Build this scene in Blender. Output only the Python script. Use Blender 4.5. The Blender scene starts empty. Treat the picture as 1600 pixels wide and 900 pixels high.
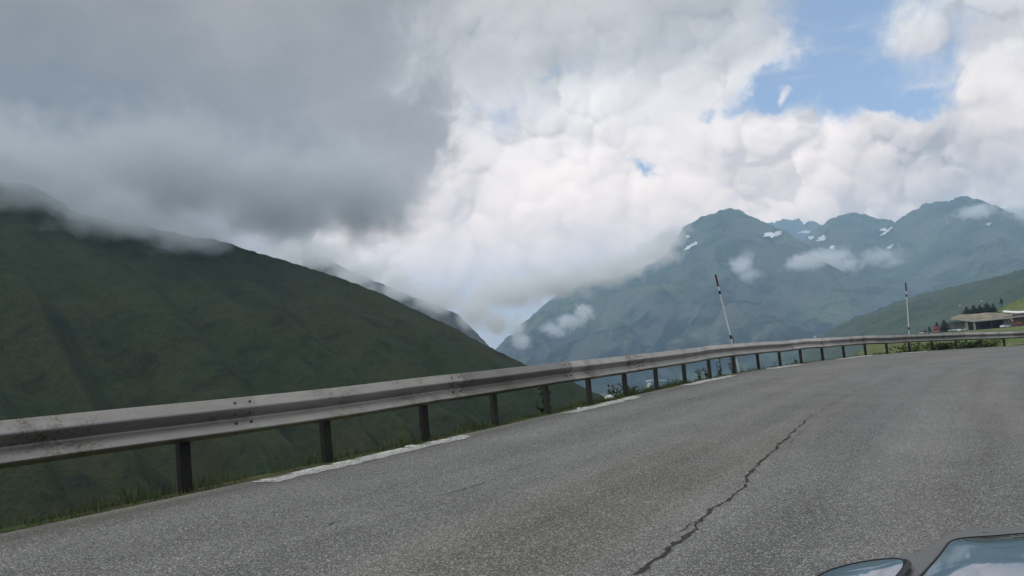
import bpy, bmesh, math, random
import numpy as np
from mathutils import Vector, Matrix
from mathutils.bvhtree import BVHTree

random.seed(7)
RNG = np.random.default_rng(11)
scene = bpy.context.scene
COL = scene.collection
R = math.radians

# ------------------------------------------------------------------ camera
EYE = Vector((0.0, 0.0, 0.98))
FPX = 1200.0                      # focal length for a 1600 px wide frame
PITCH, ROLL = R(5.45), R(5.0)
F = Vector((0, math.cos(PITCH), math.sin(PITCH)))
R0 = Vector((1, 0, 0))
U0 = Vector((0, -math.sin(PITCH), math.cos(PITCH)))
RT = R0 * math.cos(ROLL) - U0 * math.sin(ROLL)
UP = U0 * math.cos(ROLL) + R0 * math.sin(ROLL)

cam_d = bpy.data.cameras.new('camera')
cam = bpy.data.objects.new('camera', cam_d)
COL.objects.link(cam)
cam_d.sensor_width = 36.0
cam_d.lens = 36.0 * FPX / 1600.0
cam_d.clip_start = 0.02
cam_d.clip_end = 80000
M3 = Matrix((RT, UP, -F)).transposed()
cam.matrix_world = Matrix.Translation(EYE) @ M3.to_4x4()
scene.camera = cam


def ray(px, py):
    return F + RT * ((px - 800) / FPX) - UP * ((py - 450) / FPX)


def at(px, py, d):
    """world point seen at a place of the photograph, d metres ahead"""
    return EYE + ray(px, py) * d


def azel(px, py):
    v = ray(px, py).normalized()
    return math.degrees(math.atan2(v.x, v.y)), math.degrees(math.asin(v.z))


def on_z(px, py, z):
    v = ray(px, py)
    return EYE + v * ((z - EYE.z) / v.z)


RX = np.arange(-40.0, 100.0, 0.5)
RZ = np.interp(RX, [-12, -3, -1.2, 0.7, 2.6, 4.4, 6, 8, 9.5, 10.8, 13.8, 17, 22, 26, 30], [0.02, 0.025, 0.025, 0.045, 0.07, 0.08, 0.08, 0.06, 0.035, 0.0, -0.03, -0.06, -0.09, -0.12, -0.12])
RZ = np.convolve(np.pad(RZ, 3, 'edge'), np.ones(7) / 7, 'valid')
RT_ = np.maximum(0, RX - 13.0)
RZ = RZ - 0.035 * RT_ * RT_ / (RT_ + 3.0)          # past the crest of the bend the road falls away


def road_z(x, y=0.0):
    return float(np.interp(x, RX, RZ))


BANK = 0.065                      # the bend is banked: its outer edge lies highest


def on_road(px, py):
    return ROAD_BVH.ray_cast(EYE, ray(px, py).normalized())[0]


# ------------------------------------------------------------------ tags
def tag(o, label=None, cat=None, group=None, kind=None):
    if label: o['label'] = label
    if cat: o['category'] = cat
    if group: o['group'] = group
    if kind: o['kind'] = kind
    return o


def empty(name, loc=(0, 0, 0), rz=0.0):
    o = bpy.data.objects.new(name, None)
    o.empty_display_size = 0.2
    COL.objects.link(o)
    o.location = loc
    o.rotation_euler = (0, 0, rz)
    return o


def mesh_obj(name, verts, faces, mat, parent=None, smooth=False):
    me = bpy.data.meshes.new(name)
    me.from_pydata([tuple(v) for v in verts], [], faces)
    me.update()
    if smooth:
        me.polygons.foreach_set('use_smooth', [True] * len(me.polygons))
    if mat: me.materials.append(mat)
    o = bpy.data.objects.new(name, me)
    COL.objects.link(o)
    if parent: o.parent = parent
    return o


def bm_obj(name, bm, mat, parent=None, smooth=False):
    bmesh.ops.recalc_face_normals(bm, faces=bm.faces[:])
    me = bpy.data.meshes.new(name)
    bm.to_mesh(me)
    bm.free()
    if smooth:
        me.polygons.foreach_set('use_smooth', [True] * len(me.polygons))
    if mat: me.materials.append(mat)
    o = bpy.data.objects.new(name, me)
    COL.objects.link(o)
    if parent: o.parent = parent
    return o


def add_box(bm, c, s, rz=0.0, bevel=0.0, mat4=None):
    m = Matrix.Translation(c) @ Matrix.Rotation(rz, 4, 'Z') @ Matrix.Diagonal((s[0], s[1], s[2], 1))
    if mat4 is not None: m = mat4 @ m
    r = bmesh.ops.create_cube(bm, size=1.0, matrix=m)
    if bevel:
        vs = set(r['verts'])
        es = [e for e in bm.edges if e.verts[0] in vs and e.verts[1] in vs]
        bmesh.ops.bevel(bm, geom=es, offset=bevel, segments=2, affect='EDGES')


def add_tube(bm, p0, p1, r0, r1, n=10, cap=True):
    p0, p1 = Vector(p0), Vector(p1)
    d = (p1 - p0)
    q = d.to_track_quat('Z', 'Y').to_matrix()
    rings = []
    for p, r in ((p0, r0), (p1, r1)):
        rings.append([bm.verts.new(p + q @ Vector((math.cos(2 * math.pi * i / n) * r, math.sin(2 * math.pi * i / n) * r, 0))) for i in range(n)])
    for i in range(n):
        j = (i + 1) % n
        bm.faces.new((rings[0][i], rings[0][j], rings[1][j], rings[1][i]))
    if cap:
        bm.faces.new(rings[1])
        bm.faces.new(rings[0][::-1])


def copy_tree(o, parent=None):
    c = o.copy()
    COL.objects.link(c)
    if parent:
        c.parent = parent
    for ch in [x for x in COL.objects if x.parent == o]:
        copy_tree(ch, c)
    return c


# ------------------------------------------------------------------ node helper
class X:
    """a socket or a number that can be added, multiplied and compared"""
    def __init__(s, nt, v): s.nt, s.v = nt, v

    def put(s, sock):
        if isinstance(s.v, (int, float)): sock.default_value = s.v
        else: s.nt.links.new(s.v, sock)

    def op(s, o, *a, clamp=False):
        n = s.nt.nodes.new('ShaderNodeMath')
        n.operation = o
        n.use_clamp = clamp
        s.put(n.inputs[0])
        for i, b in enumerate(a):
            (b if isinstance(b, X) else X(s.nt, b)).put(n.inputs[i + 1])
        return X(s.nt, n.outputs[0])

    def __add__(s, b): return s.op('ADD', b)
    __radd__ = __add__
    def __sub__(s, b): return s.op('SUBTRACT', b)
    def __rsub__(s, b): return X(s.nt, float(b)).op('SUBTRACT', s)
    def __mul__(s, b): return s.op('MULTIPLY', b)
    __rmul__ = __mul__
    def __truediv__(s, b): return s.op('DIVIDE', b)
    def mx(s, b): return s.op('MAXIMUM', b)
    def mn(s, b): return s.op('MINIMUM', b)
    def pw(s, b): return s.op('POWER', b)
    def clamp(s): return s.op('ADD', 0.0, clamp=True)

    def step(s, a, b):
        n = s.nt.nodes.new('ShaderNodeMapRange')
        n.interpolation_type = 'SMOOTHSTEP'
        s.put(n.inputs[0])
        n.inputs[1].default_value = a
        n.inputs[2].default_value = b
        return X(s.nt, n.outputs[0])


def vec_math(nt, op, a, b=None, scale=None):
    n = nt.nodes.new('ShaderNodeVectorMath')
    n.operation = op
    for i, q in enumerate((a, b)):
        if q is None: continue
        if isinstance(q, (tuple, list, Vector)): n.inputs[i].default_value = tuple(q)
        else: nt.links.new(q, n.inputs[i])
    if scale is not None:
        if isinstance(scale, X): scale.put(n.inputs['Scale'])
        else: n.inputs['Scale'].default_value = scale
    return n.outputs['Value'] if op in ('LENGTH', 'DOT_PRODUCT', 'DISTANCE') else n.outputs['Vector']


def noise(nt, vec, scale, detail=4.0, rough=0.55, dist=0.0, lac=2.0, color=False):
    n = nt.nodes.new('ShaderNodeTexNoise')
    n.inputs['Scale'].default_value = scale
    n.inputs['Detail'].default_value = detail
    n.inputs['Roughness'].default_value = rough
    n.inputs['Distortion'].default_value = dist
    n.inputs['Lacunarity'].default_value = lac
    if vec is not None: nt.links.new(vec, n.inputs['Vector'])
    return n.outputs['Color'] if color else X(nt, n.outputs['Fac'])


def voronoi(nt, vec, scale, detail=0.0, rough=0.5, feature='F1', smooth=0.6, out='Distance', rnd=1.0):
    n = nt.nodes.new('ShaderNodeTexVoronoi')
    n.feature = feature
    n.inputs['Scale'].default_value = scale
    n.inputs['Detail'].default_value = detail
    n.inputs['Roughness'].default_value = rough
    n.inputs['Randomness'].default_value = rnd
    if 'Smoothness' in n.inputs and feature == 'SMOOTH_F1': n.inputs['Smoothness'].default_value = smooth
    nt.links.new(vec, n.inputs['Vector'])
    return n.outputs['Color'] if out == 'Color' else X(nt, n.outputs[out])


def rgb_mix(nt, fac, a, b, mode='MIX'):
    n = nt.nodes.new('ShaderNodeMix')
    n.data_type = 'RGBA'
    n.blend_type = mode
    (fac if isinstance(fac, X) else X(nt, float(fac))).put(n.inputs[0])
    for q, i in ((a, 6), (b, 7)):
        if isinstance(q, (tuple, list)): n.inputs[i].default_value = (*q[:3], 1)
        else: nt.links.new(q, n.inputs[i])
    return n.outputs[2]


def new_mat(name, rough=0.8, spec=0.3, metal=0.0):
    m = bpy.data.materials.new(name)
    m.use_nodes = True
    nt = m.node_tree
    b = nt.nodes['Principled BSDF']
    b.inputs['Roughness'].default_value = rough
    b.inputs['Metallic'].default_value = metal
    b.inputs['Specular IOR Level'].default_value = spec
    return m, nt, b


def position(nt):
    return nt.nodes.new('ShaderNodeNewGeometry').outputs['Position']


def objco(nt):
    return nt.nodes.new('ShaderNodeTexCoord').outputs['Object']


def scaled(nt, v, s):
    n = nt.nodes.new('ShaderNodeMapping')
    n.inputs['Scale'].default_value = s
    nt.links.new(v, n.inputs['Vector'])
    return n.outputs['Vector']


def bump(nt, b, h, strength, dist):
    n = nt.nodes.new('ShaderNodeBump')
    n.inputs['Strength'].default_value = strength
    n.inputs['Distance'].default_value = dist
    h.put(n.inputs['Height'])
    nt.links.new(n.outputs['Normal'], b.inputs['Normal'])


def plain(name, col, rough=0.6, metal=0.0, var=0.25, scale=6.0, spec=0.3):
    """a coloured surface with a little mottling"""
    m, nt, b = new_mat(name, rough, spec, metal)
    f = noise(nt, objco(nt), scale, 4, 0.6)
    c = rgb_mix(nt, f.step(0.3, 0.75), tuple(x * (1 - var) for x in col), tuple(min(1, x * (1 + var)) for x in col))
    nt.links.new(c, b.inputs['Base Color'])
    return m


# ------------------------------------------------------------------ numpy noise
PERM = RNG.permutation(1024)
PERM = np.concatenate([PERM, PERM, PERM])
GRAD = np.stack([np.cos(np.linspace(0, 2 * np.pi, 64, endpoint=False)), np.sin(np.linspace(0, 2 * np.pi, 64, endpoint=False))], 1)


def perlin(x, y, seed=0):
    x = np.asarray(x, float) + seed * 17.31
    y = np.asarray(y, float) + seed * 9.77
    xi, yi = np.floor(x).astype(int), np.floor(y).astype(int)
    xf, yf = x - xi, y - yi
    u = xf ** 3 * (xf * (xf * 6 - 15) + 10)
    v = yf ** 3 * (yf * (yf * 6 - 15) + 10)

    def g(ix, iy, dx, dy):
        h = GRAD[PERM[(PERM[ix & 1023] + (iy & 1023))] & 63]
        return h[..., 0] * dx + h[..., 1] * dy
    a = g(xi, yi, xf, yf)
    b = g(xi + 1, yi, xf - 1, yf)
    c = g(xi, yi + 1, xf, yf - 1)
    d = g(xi + 1, yi + 1, xf - 1, yf - 1)
    return (a * (1 - u) + b * u) * (1 - v) + (c * (1 - u) + d * u) * v


def fbm(x, y, octv=5, gain=0.5, lac=2.03, seed=0):
    s, a, f = 0.0, 1.0, 1.0
    for o in range(octv):
        s = s + a * perlin(x * f, y * f, seed + o)
        a *= gain
        f *= lac
    return s


def ridged(x, y, octv=5, gain=0.5, lac=2.07, seed=0):
    s, a, f, w = 0.0, 1.0, 1.0, 1.0
    for o in range(octv):
        n = 1.0 - np.abs(perlin(x * f, y * f, seed + o)) * 2.0
        n = np.clip(n, 0, 1) ** 2 * w
        w = np.clip(n * 1.6, 0, 1)
        s = s + a * n
        a *= gain
        f *= lac
    return s / 1.6


def grid_obj(name, P, mat, parent=None):
    """P: rows x cols x 3"""
    n, m = P.shape[:2]
    idx = np.arange(n * m).reshape(n, m)
    q = np.stack([idx[:-1, :-1], idx[:-1, 1:], idx[1:, 1:], idx[1:, :-1]], -1).reshape(-1, 4)
    me = bpy.data.meshes.new(name)
    me.vertices.add(n * m)
    me.vertices.foreach_set('co', P.reshape(-1).astype(np.float32))
    me.loops.add(q.size)
    me.loops.foreach_set('vertex_index', q.reshape(-1).astype(np.int32))
    me.polygons.add(len(q))
    me.polygons.foreach_set('loop_start', np.arange(0, q.size, 4, dtype=np.int32))
    me.polygons.foreach_set('use_smooth', np.ones(len(q), dtype=bool))
    me.update()
    me.validate()
    me.materials.append(mat)
    o = bpy.data.objects.new(name, me)
    COL.objects.link(o)
    if parent: o.parent = parent
    return o


def bvh_of(o):
    me = o.data
    return BVHTree.FromPolygons([v.co for v in me.vertices], [tuple(p.vertices) for p in me.polygons])


# ================================================================== WORLD SKY
SUN_EL, SUN_AZ = 50.0, -112.0      # azimuth clockwise from the view direction (+Y)
world = bpy.data.worlds.new('World')
scene.world = world
world.use_nodes = True
wt = world.node_tree
bg = wt.nodes['Background']
STR = 0.1
bg.inputs['Strength'].default_value = STR
sky = wt.nodes.new('ShaderNodeTexSky')
sky.sky_type = 'NISHITA'
sky.sun_disc = False
sky.sun_elevation = R(SUN_EL)
sky.sun_rotation = R(SUN_AZ)
sky.altitude = 1800
sky.air_density = 1.0
sky.dust_density = 0.6
D = wt.nodes.new('ShaderNodeTexCoord').outputs['Generated']
sep = wt.nodes.new('ShaderNodeSeparateXYZ')
wt.links.new(D, sep.inputs[0])
dx, dy, dz = (X(wt, sep.outputs[i]) for i in range(3))
AZ = dx.op('ARCTAN2', dy) * 57.29578
EL = dz.op('ARCSINE') * 57.29578

# billowing detail: domes on domes, a little warped so that the cells break up
warp = noise(wt, D, 7.0, 5, 0.55, color=True)
warpv = vec_math(wt, 'SCALE', vec_math(wt, 'SUBTRACT', warp, (0.5, 0.5, 0.5)), scale=0.11)
Dw = vec_math(wt, 'ADD', D, warpv)


def dome(p, sc):
    v = voronoi(wt, p, sc, 0.0, 0.5, 'F1') * 1.15
    return (1.0 - v * v).mx(0.0).op('SQRT')


def puffs(off):
    p = vec_math(wt, 'ADD', Dw, off)
    n = noise(wt, p, 5.0, 6, 0.55)
    return dome(p, 4.3) * 0.30 + dome(p, 10.0) * 0.26 + dome(p, 26.0) * 0.13 + n * 0.66


b0 = puffs((0, 0, 0))
b1 = puffs((-0.006, 0.0, 0.012))
B0 = 0.82
emb = (b0 - b1)                    # lit from the upper left
big = noise(wt, D, 3.2, 4, 0.5)
mid = noise(wt, D, 11.0, 6, 0.6)
azw = AZ + (mid - 0.5) * 9.0 + (b0 - B0) * 5.0
elw = EL + (noise(wt, vec_math(wt, 'ADD', D, (3.1, 1.7, 0.4)), 11.0, 6, 0.6) - 0.5) * 8.0 + (b0 - B0) * 4.0


def blob(px, py, rx, ry, a=azw, e=elw):
    """soft ellipse of sky round a direction: 1 in the middle, 0 at its rim, negative outside"""
    ca, ce = azel(px, py)
    u = (a - ca) * (FPX / 57.3 / rx)
    v = (e - ce) * (FPX / 57.3 / ry)
    return 1.0 - (u * u + v * v).op('SQRT')


def half(p, q, a=azw, e=elw):
    """signed degrees to the left of the line p -> q (photo directions)"""
    (a0, e0), (a1, e1) = azel(*p), azel(*q)
    L = math.hypot(a1 - a0, e1 - e0)
    nx, ny = -(e1 - e0) / L, (a1 - a0) / L
    return (a - a0) * nx + (e - e0) * ny


# --- white cumulus brightness
lum = 0.70 + emb * (0.8 + big.step(0.40, 0.62) * 1.1) + (b0 - B0) * 0.55 + (big - 0.5) * 0.25
lum = lum.mx(0.46).mn(0.90)
# grey bellies inside the white field
grey = blob(1530, 240, 190, 75).step(-0.35, 0.55) * 0.20
grey = grey + blob(1500, 60, 150, 45).step(-0.4, 0.6) * 0.12
grey = grey + blob(730, 300, 90, 60).step(-0.4, 0.7) * 0.10
grey = grey + blob(950, 350, 120, 50).step(-0.4, 0.7) * 0.07
grey = grey + blob(1000, 45, 330, 60).step(-0.5, 0.7) * 0.17
lum = lum - grey
glow = blob(1190, 205, 70, 45).step(-0.2, 0.8) * 0.08 + blob(1560, 175, 90, 22).step(-0.2, 0.8) * 0.08
lum = lum + glow
lum = lum * (1.0 + EL.step(23.0, 7.0) * 0.62)
white_c = wt.nodes.new('ShaderNodeCombineColor')
lowe = EL.step(24.0, 8.0)
(lum * (1.42 + lowe * 0.28)).put(white_c.inputs[0])
(lum * (1.375 + lowe * 0.01)).put(white_c.inputs[1])
(lum * (1.33 - lowe * 0.16)).put(white_c.inputs[2])

# --- dark stratus to the left
azs = AZ + (big - 0.5) * 16.0 + (mid - 0.5) * 11.0 + (b0 - B0) * 3.0
els = EL + (mid - 0.5) * 9.0 + (b0 - B0) * 3.0
hA = half((560, 380), (752, 110), azs, els)
hB = half((720, 165), (1230, 5), azs, els)
rag = noise(wt, Dw, 26.0, 5, 0.65)
dark = ((hA + (b0 - B0) * 9.0 + (rag - 0.5) * 6.0) / (1.0 + EL.step(16.0, 27.0) * 2.6)).step(-1.0, 2.4)
darkB = (hB + (b0 - B0) * 6.0).step(-2.0, 5.5) * 0.60
dk = dark.mx(darkB)
soft = noise(wt, D, 4.3, 5, 0.5)
dl = 0.275 + hA.step(13.0, 0.0) * 0.07 + (soft - 0.5) * 0.34 + (noise(wt, scaled(wt, Dw, (1, 1, 1.6)), 13.0, 5, 0.6) - 0.5) * 0.13 + EL.step(14.0, 40.0) * 0.07 - blob(250, 240, 340, 150, azs, els).step(-0.5, 0.8) * 0.045
dl = dl + blob(640, 330, 200, 90, azs, els).step(-0.6, 0.6) * 0.05 + EL.step(17.0, 9.0) * AZ.step(-32.0, -14.0) * 0.22
dark_c = wt.nodes.new('ShaderNodeCombineColor')
lowd = EL.step(24.0, 8.0)
(dl * (1.22 + lowd * 0.22)).put(dark_c.inputs[0])
(dl * 1.12).put(dark_c.inputs[1])
(dl * (1.00 - lowd * 0.12)).put(dark_c.inputs[2])
cloud_c = rgb_mix(wt, dk, white_c.outputs[0], dark_c.outputs[0])

# --- holes of blue sky
hole = blob(1315, 20, 100, 100).mx(blob(1325, 122, 140, 78)).mx(blob(1230, 135, 98, 50)).mx(blob(1425, 150, 62, 34))
hole = hole.mx(blob(1030, 262, 30, 14) * 0.4).mx(blob(800, 160, 45, 34) * 0.22).mx(blob(880, 95, 28, 12) * 0.22).mx(blob(1110, 172, 20, 12) * 0.25)
hm = (hole + (rag - 0.5) * 0.5).step(-0.12, 0.50)
cirrus = noise(wt, scaled(wt, D, (6, 6, 34)), 2.2, 5, 0.6).step(0.42, 0.78) * 0.6
hm = hm * (1.0 - cirrus * blob(1290, 80, 120, 40, AZ, EL).step(-0.3, 0.6))
hm = hm * (1.0 - blob(1232, 145, 20, 17).step(0.0, 0.9) * 0.8)
skyc = rgb_mix(wt, 1.0, sky.outputs[0], (1.0, 1.0, 1.0), 'MULTIPLY')
sky_gain = wt.nodes.new('ShaderNodeVectorMath')
sky_gain.operation = 'SCALE'
wt.links.new(skyc, sky_gain.inputs[0])
sky_gain.inputs['Scale'].default_value = 1.9
blue = rgb_mix(wt, 0.12, sky_gain.outputs[0], (7.6, 8.2, 9.0))
cl10 = vec_math(wt, 'SCALE', cloud_c, scale=1.0 / STR)
final = rgb_mix(wt, hm, cl10, blue)
# higher and behind the camera: a bright broken overcast, nothing below the horizon but dim ground light
over = rgb_mix(wt, EL.step(34.0, 60.0), final, (11.0, 11.1, 11.4))
behind = rgb_mix(wt, AZ.op('ABSOLUTE').step(55.0, 95.0), over, (8.8, 9.0, 9.3))
wt.links.new(behind, bg.inputs['Color'])
world.cycles.sampling_method = 'MANUAL'
world.cycles.sample_map_resolution = 1024

sun_d = bpy.data.lights.new('sun', 'SUN')
sun_d.energy = 1.5
sun_d.angle = R(14)
sun_d.color = (1.0, 0.96, 0.90)
sun = bpy.data.objects.new('sun', sun_d)
COL.objects.link(sun)
sd = Vector((math.sin(R(SUN_AZ)) * math.cos(R(SUN_EL)), math.cos(R(SUN_AZ)) * math.cos(R(SUN_EL)), math.sin(R(SUN_EL))))
sun.rotation_euler = sd.to_track_quat('Z', 'Y').to_euler()
sun.location = (0, 0, 50)

# ================================================================== MATERIALS
def asphalt_mat():
    m, nt, b = new_mat('asphalt', 0.78, 0.35)
    p = position(nt)
    uv = nt.nodes.new('ShaderNodeUVMap').outputs[0]           # x across the road, y along it, in metres
    stone = voronoi(nt, p, 125.0, out='Color')
    s2 = nt.nodes.new('ShaderNodeSeparateColor')
    nt.links.new(stone, s2.inputs[0])
    tone = X(nt, s2.outputs[0])
    fine = noise(nt, p, 260.0, 2, 0.6)
    grain = noise(nt, p, 60.0, 4, 0.8)
    patch = noise(nt, p, 0.9, 5, 0.62)
    streak = noise(nt, scaled(nt, uv, (1.5, 0.09, 1)), 1.0, 4, 0.6)
    streak2 = noise(nt, scaled(nt, uv, (0.55, 0.05, 1)), 1.0, 3, 0.5)
    v = 0.128 + (tone - 0.5) * 0.15 + tone.step(0.80, 0.98) * 0.20 + (grain - 0.5) * 0.21 + (fine - 0.5) * 0.05
    v = v + (patch - 0.5) * 0.085 + (streak - 0.5) * 0.14 - streak2.step(0.55, 0.75) * 0.018
    v = v.mx(0.03)
    c1 = nt.nodes.new('ShaderNodeCombineColor')
    (v * 1.0).put(c1.inputs[0]); (v * 0.98).put(c1.inputs[1]); (v * 0.925).put(c1.inputs[2])
    brown = rgb_mix(nt, streak2.step(0.45, 0.68) * 0.5, c1.outputs[0], (1.0, 0.90, 0.76), 'MULTIPLY')
    # dusty edge next to the verge
    ux = nt.nodes.new('ShaderNodeSeparateXYZ')
    nt.links.new(uv, ux.inputs[0])
    edge = (X(nt, ux.outputs[0]) + (patch - 0.5) * 0.6).step(0.55, 0.05) * 0.45
    dust = rgb_mix(nt, edge, brown, (0.17, 0.15, 0.12))
    nt.links.new(dust, b.inputs['Base Color'])
    bump(nt, b, tone * 0.5 + grain, 0.55, 0.012)
    return m


def line_mat():
    m, nt, b = new_mat('worn_road_paint', 0.7, 0.3)
    p = position(nt)
    n = noise(nt, p, 26.0, 5, 0.7)
    w = noise(nt, p, 130.0, 3, 0.7)
    v = voronoi(nt, p, 60.0, out='Distance')
    wear = (n * 0.6 + w * 0.4 + v * 0.25).step(0.58, 0.74)
    c = rgb_mix(nt, wear, (0.62, 0.60, 0.54), (0.14, 0.135, 0.12))
    nt.links.new(c, b.inputs['Base Color'])
    bump(nt, b, n, 0.4, 0.01)
    return m


def crack_mat():
    m, nt, b = new_mat('crack_dark', 0.95, 0.1)
    p = position(nt)
    n = noise(nt, p, 70.0, 4, 0.7)
    c = rgb_mix(nt, n.step(0.35, 0.7), (0.020, 0.019, 0.017), (0.085, 0.08, 0.072))
    nt.links.new(c, b.inputs['Base Color'])
    return m


def steel_mat(name, base, rust, rough=0.55, metal=0.2):
    m, nt, b = new_mat(name, rough, 0.2, metal)
    p = position(nt)
    st = noise(nt, scaled(nt, p, (1.2, 1.2, 9.0)), 2.2, 6, 0.65)
    sp = noise(nt, p, 34.0, 4, 0.7)
    bl = noise(nt, p, 1.4, 4, 0.6)
    c = rgb_mix(nt, (sp - 0.5) * 0.8 + st, tuple(x * 0.72 for x in base), tuple(x * 1.2 for x in base))
    rnd = X(nt, nt.nodes.new('ShaderNodeObjectInfo').outputs['Random'])
    tone = nt.nodes.new('ShaderNodeCombineColor')
    for q in tone.inputs: (rnd * 0.7 + 0.68).put(q)
    c = rgb_mix(nt, 1.0, c, tone.outputs[0], 'MULTIPLY')
    c = rgb_mix(nt, (bl * 0.6 + sp * 0.4).step(0.50, 0.66) * rust, c, (0.10, 0.075, 0.055))
    nt.links.new(c, b.inputs['Base Color'])
    bump(nt, b, sp + st * 0.6, 0.25, 0.004)
    return m


def slope_mat(name, green, brown, dark, rock, sc, rockiness=0.0, darkness=0.5, bumpd=2.0, forest_z=None, contrast=0.55):
    """mountain pasture: grass tones, heath patches, stones; sc is the size in metres of the largest patches"""
    m, nt, b = new_mat(name, 0.95, 0.1)
    p = position(nt)
    n1 = noise(nt, p, 1.0 / sc, 5, 0.6)
    n2 = noise(nt, p, 5.0 / sc, 5, 0.65)
    n3 = noise(nt, p, 22.0 / sc, 4, 0.7)
    c = rgb_mix(nt, n1.step(0.40, 0.64), green, brown)
    c = rgb_mix(nt, (n2 * 0.6 + n3 * 0.4).step(0.50, 0.60) * darkness, c, dark)
    n4 = noise(nt, p, 75.0 / sc, 3, 0.7)
    c = rgb_mix(nt, 1.0, c, rgb_mix(nt, (n3 * 0.5 + n4 * 0.5).step(0.3, 0.7), (1 - contrast,) * 3, (1 + contrast,) * 3), 'MULTIPLY')
    if forest_z is not None:
        sx = nt.nodes.new('ShaderNodeSeparateXYZ')
        nt.links.new(p, sx.inputs[0])
        lowf = (X(nt, sx.outputs[2]) + (n1 - 0.5) * 900.0).step(forest_z + 160, forest_z - 160)
        c = rgb_mix(nt, lowf * (n2.step(0.36, 0.52)), c, tuple(x * 0.8 for x in dark))
    if rockiness:
        g = nt.nodes.new('ShaderNodeNewGeometry')
        sx = nt.nodes.new('ShaderNodeSeparateXYZ')
        nt.links.new(g.outputs['Normal'], sx.inputs[0])
        steep = (X(nt, sx.outputs[2]) + (n2 - 0.5) * 0.7).step(0.86, 0.62)
        c = rgb_mix(nt, steep * rockiness, c, rock)
    nt.links.new(c, b.inputs['Base Color'])
    bump(nt, b, n2 + n3 * 0.5, 0.8, bumpd)
    return m


M_ASPH = asphalt_mat()
M_LINE = line_mat()
M_CRACK = crack_mat()
M_RAIL = steel_mat('galvanised_rail', (0.31, 0.292, 0.27), 1.0, 0.37, 0.95)
M_POST = steel_mat('rusty_post', (0.032, 0.029, 0.027), 0.25, 0.85)
M_BOLT = plain('bolt_steel', (0.09, 0.08, 0.07), 0.6, 0.5)
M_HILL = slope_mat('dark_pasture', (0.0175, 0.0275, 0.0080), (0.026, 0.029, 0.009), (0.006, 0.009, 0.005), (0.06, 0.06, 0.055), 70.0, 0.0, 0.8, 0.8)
M_CRAG = slope_mat('crag_slope', (0.03, 0.042, 0.026), (0.05, 0.05, 0.036), (0.016, 0.022, 0.016), (0.10, 0.095, 0.085), 260.0, 0.7, 0.6, 12.0)
M_MOUNT = slope_mat('mountain_slope', (0.036, 0.066, 0.026), (0.105, 0.135, 0.058), (0.006, 0.011, 0.009), (0.135, 0.132, 0.115), 800.0, 0.65, 0.85, 22.0, forest_z=150.0, contrast=0.85)
M_GREEN = slope_mat('green_slope', (0.046, 0.068, 0.036), (0.065, 0.082, 0.046), (0.014, 0.024, 0.017), (0.15, 0.14, 0.12), 300.0, 0.0, 0.65, 10.0)
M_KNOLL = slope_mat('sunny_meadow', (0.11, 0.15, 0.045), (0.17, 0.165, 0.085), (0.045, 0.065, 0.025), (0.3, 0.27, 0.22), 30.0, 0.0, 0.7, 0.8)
M_BANK = slope_mat('roadside_grass', (0.045, 0.065, 0.022), (0.075, 0.075, 0.035), (0.018, 0.026, 0.012), (0.15, 0.14, 0.12), 2.2, 0.0, 0.5, 0.06)
M_VALLEY = slope_mat('valley_floor', (0.07, 0.10, 0.05), (0.12, 0.13, 0.075), (0.022, 0.036, 0.024), (0.2, 0.2, 0.18), 500.0, 0.0, 0.7, 10.0)
M_SNOW = plain('old_snow', (0.78, 0.77, 0.76), 0.8, 0, 0.12, 0.01)
M_TRACK = plain('pale_track', (0.42, 0.40, 0.34), 0.9, 0, 0.2, 0.05)

# ================================================================== ROAD EDGE
# plan of the outer edge of the carriageway, road bending gently right (x, y in metres)
EDGE_CTRL = [(-19.5, -18.0), (-12.6, -7.0), (-7.6, 0.7), (-4.02, 6.03), (-3.07, 7.45), (-2.1, 8.95), (-1.16, 10.45), (-0.18, 12.05), (0.72, 13.5), (1.66, 15.0),
             (2.62, 16.7), (3.60, 18.3), (4.75, 20.2), (5.95, 22.1), (7.0, 23.7), (8.15, 25.3), (9.5, 27.1), (10.85, 28.8), (12.2, 30.4), (13.8, 32.0), (16.9, 34.8),
             (21.6, 38.4), (26.0, 41.2), (29.6, 43.2), (36.0, 46.2), (46.0, 49.6), (60.0, 52.5), (80.0, 54.5)]


def smooth_curve(ctrl, n_sm=3, step=0.25):
    P = np.array(ctrl, float)
    d = np.concatenate([[0], np.cumsum(np.hypot(*np.diff(P, axis=0).T))])
    s = np.arange(0, d[-1], step)
    Q = np.stack([np.interp(s, d, P[:, 0]), np.interp(s, d, P[:, 1])], 1)
    for _ in range(n_sm):
        k = 13
        pad = np.concatenate([2 * Q[:1] - Q[k:0:-1], Q, 2 * Q[-1:] - Q[-2:-k - 2:-1]])
        Q = np.stack([np.convolve(pad[:, i], np.ones(2 * k + 1) / (2 * k + 1), 'valid') for i in range(2)], 1)
    return Q


EDGE = smooth_curve(EDGE_CTRL)
T_ = np.gradient(EDGE, axis=0)
T_ /= np.linalg.norm(T_, axis=1, keepdims=True)
NR = np.stack([T_[:, 1], -T_[:, 0]], 1)          # to the right, onto the road
S_ = np.concatenate([[0], np.cumsum(np.hypot(*np.diff(EDGE, axis=0).T))])


def edge_at(s, off=0.0):
    """point at arc length s, off metres onto the road (negative: over the verge)"""
    x = np.interp(s, S_, EDGE[:, 0]); y = np.interp(s, S_, EDGE[:, 1])
    nx = np.interp(s, S_, NR[:, 0]); ny = np.interp(s, S_, NR[:, 1])
    return Vector((x + nx * off, y + ny * off, road_z(x + nx * off)))


def edge_dir(s):
    a, b = edge_at(s - 0.2), edge_at(s + 0.2)
    return (b - a).normalized()


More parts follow.
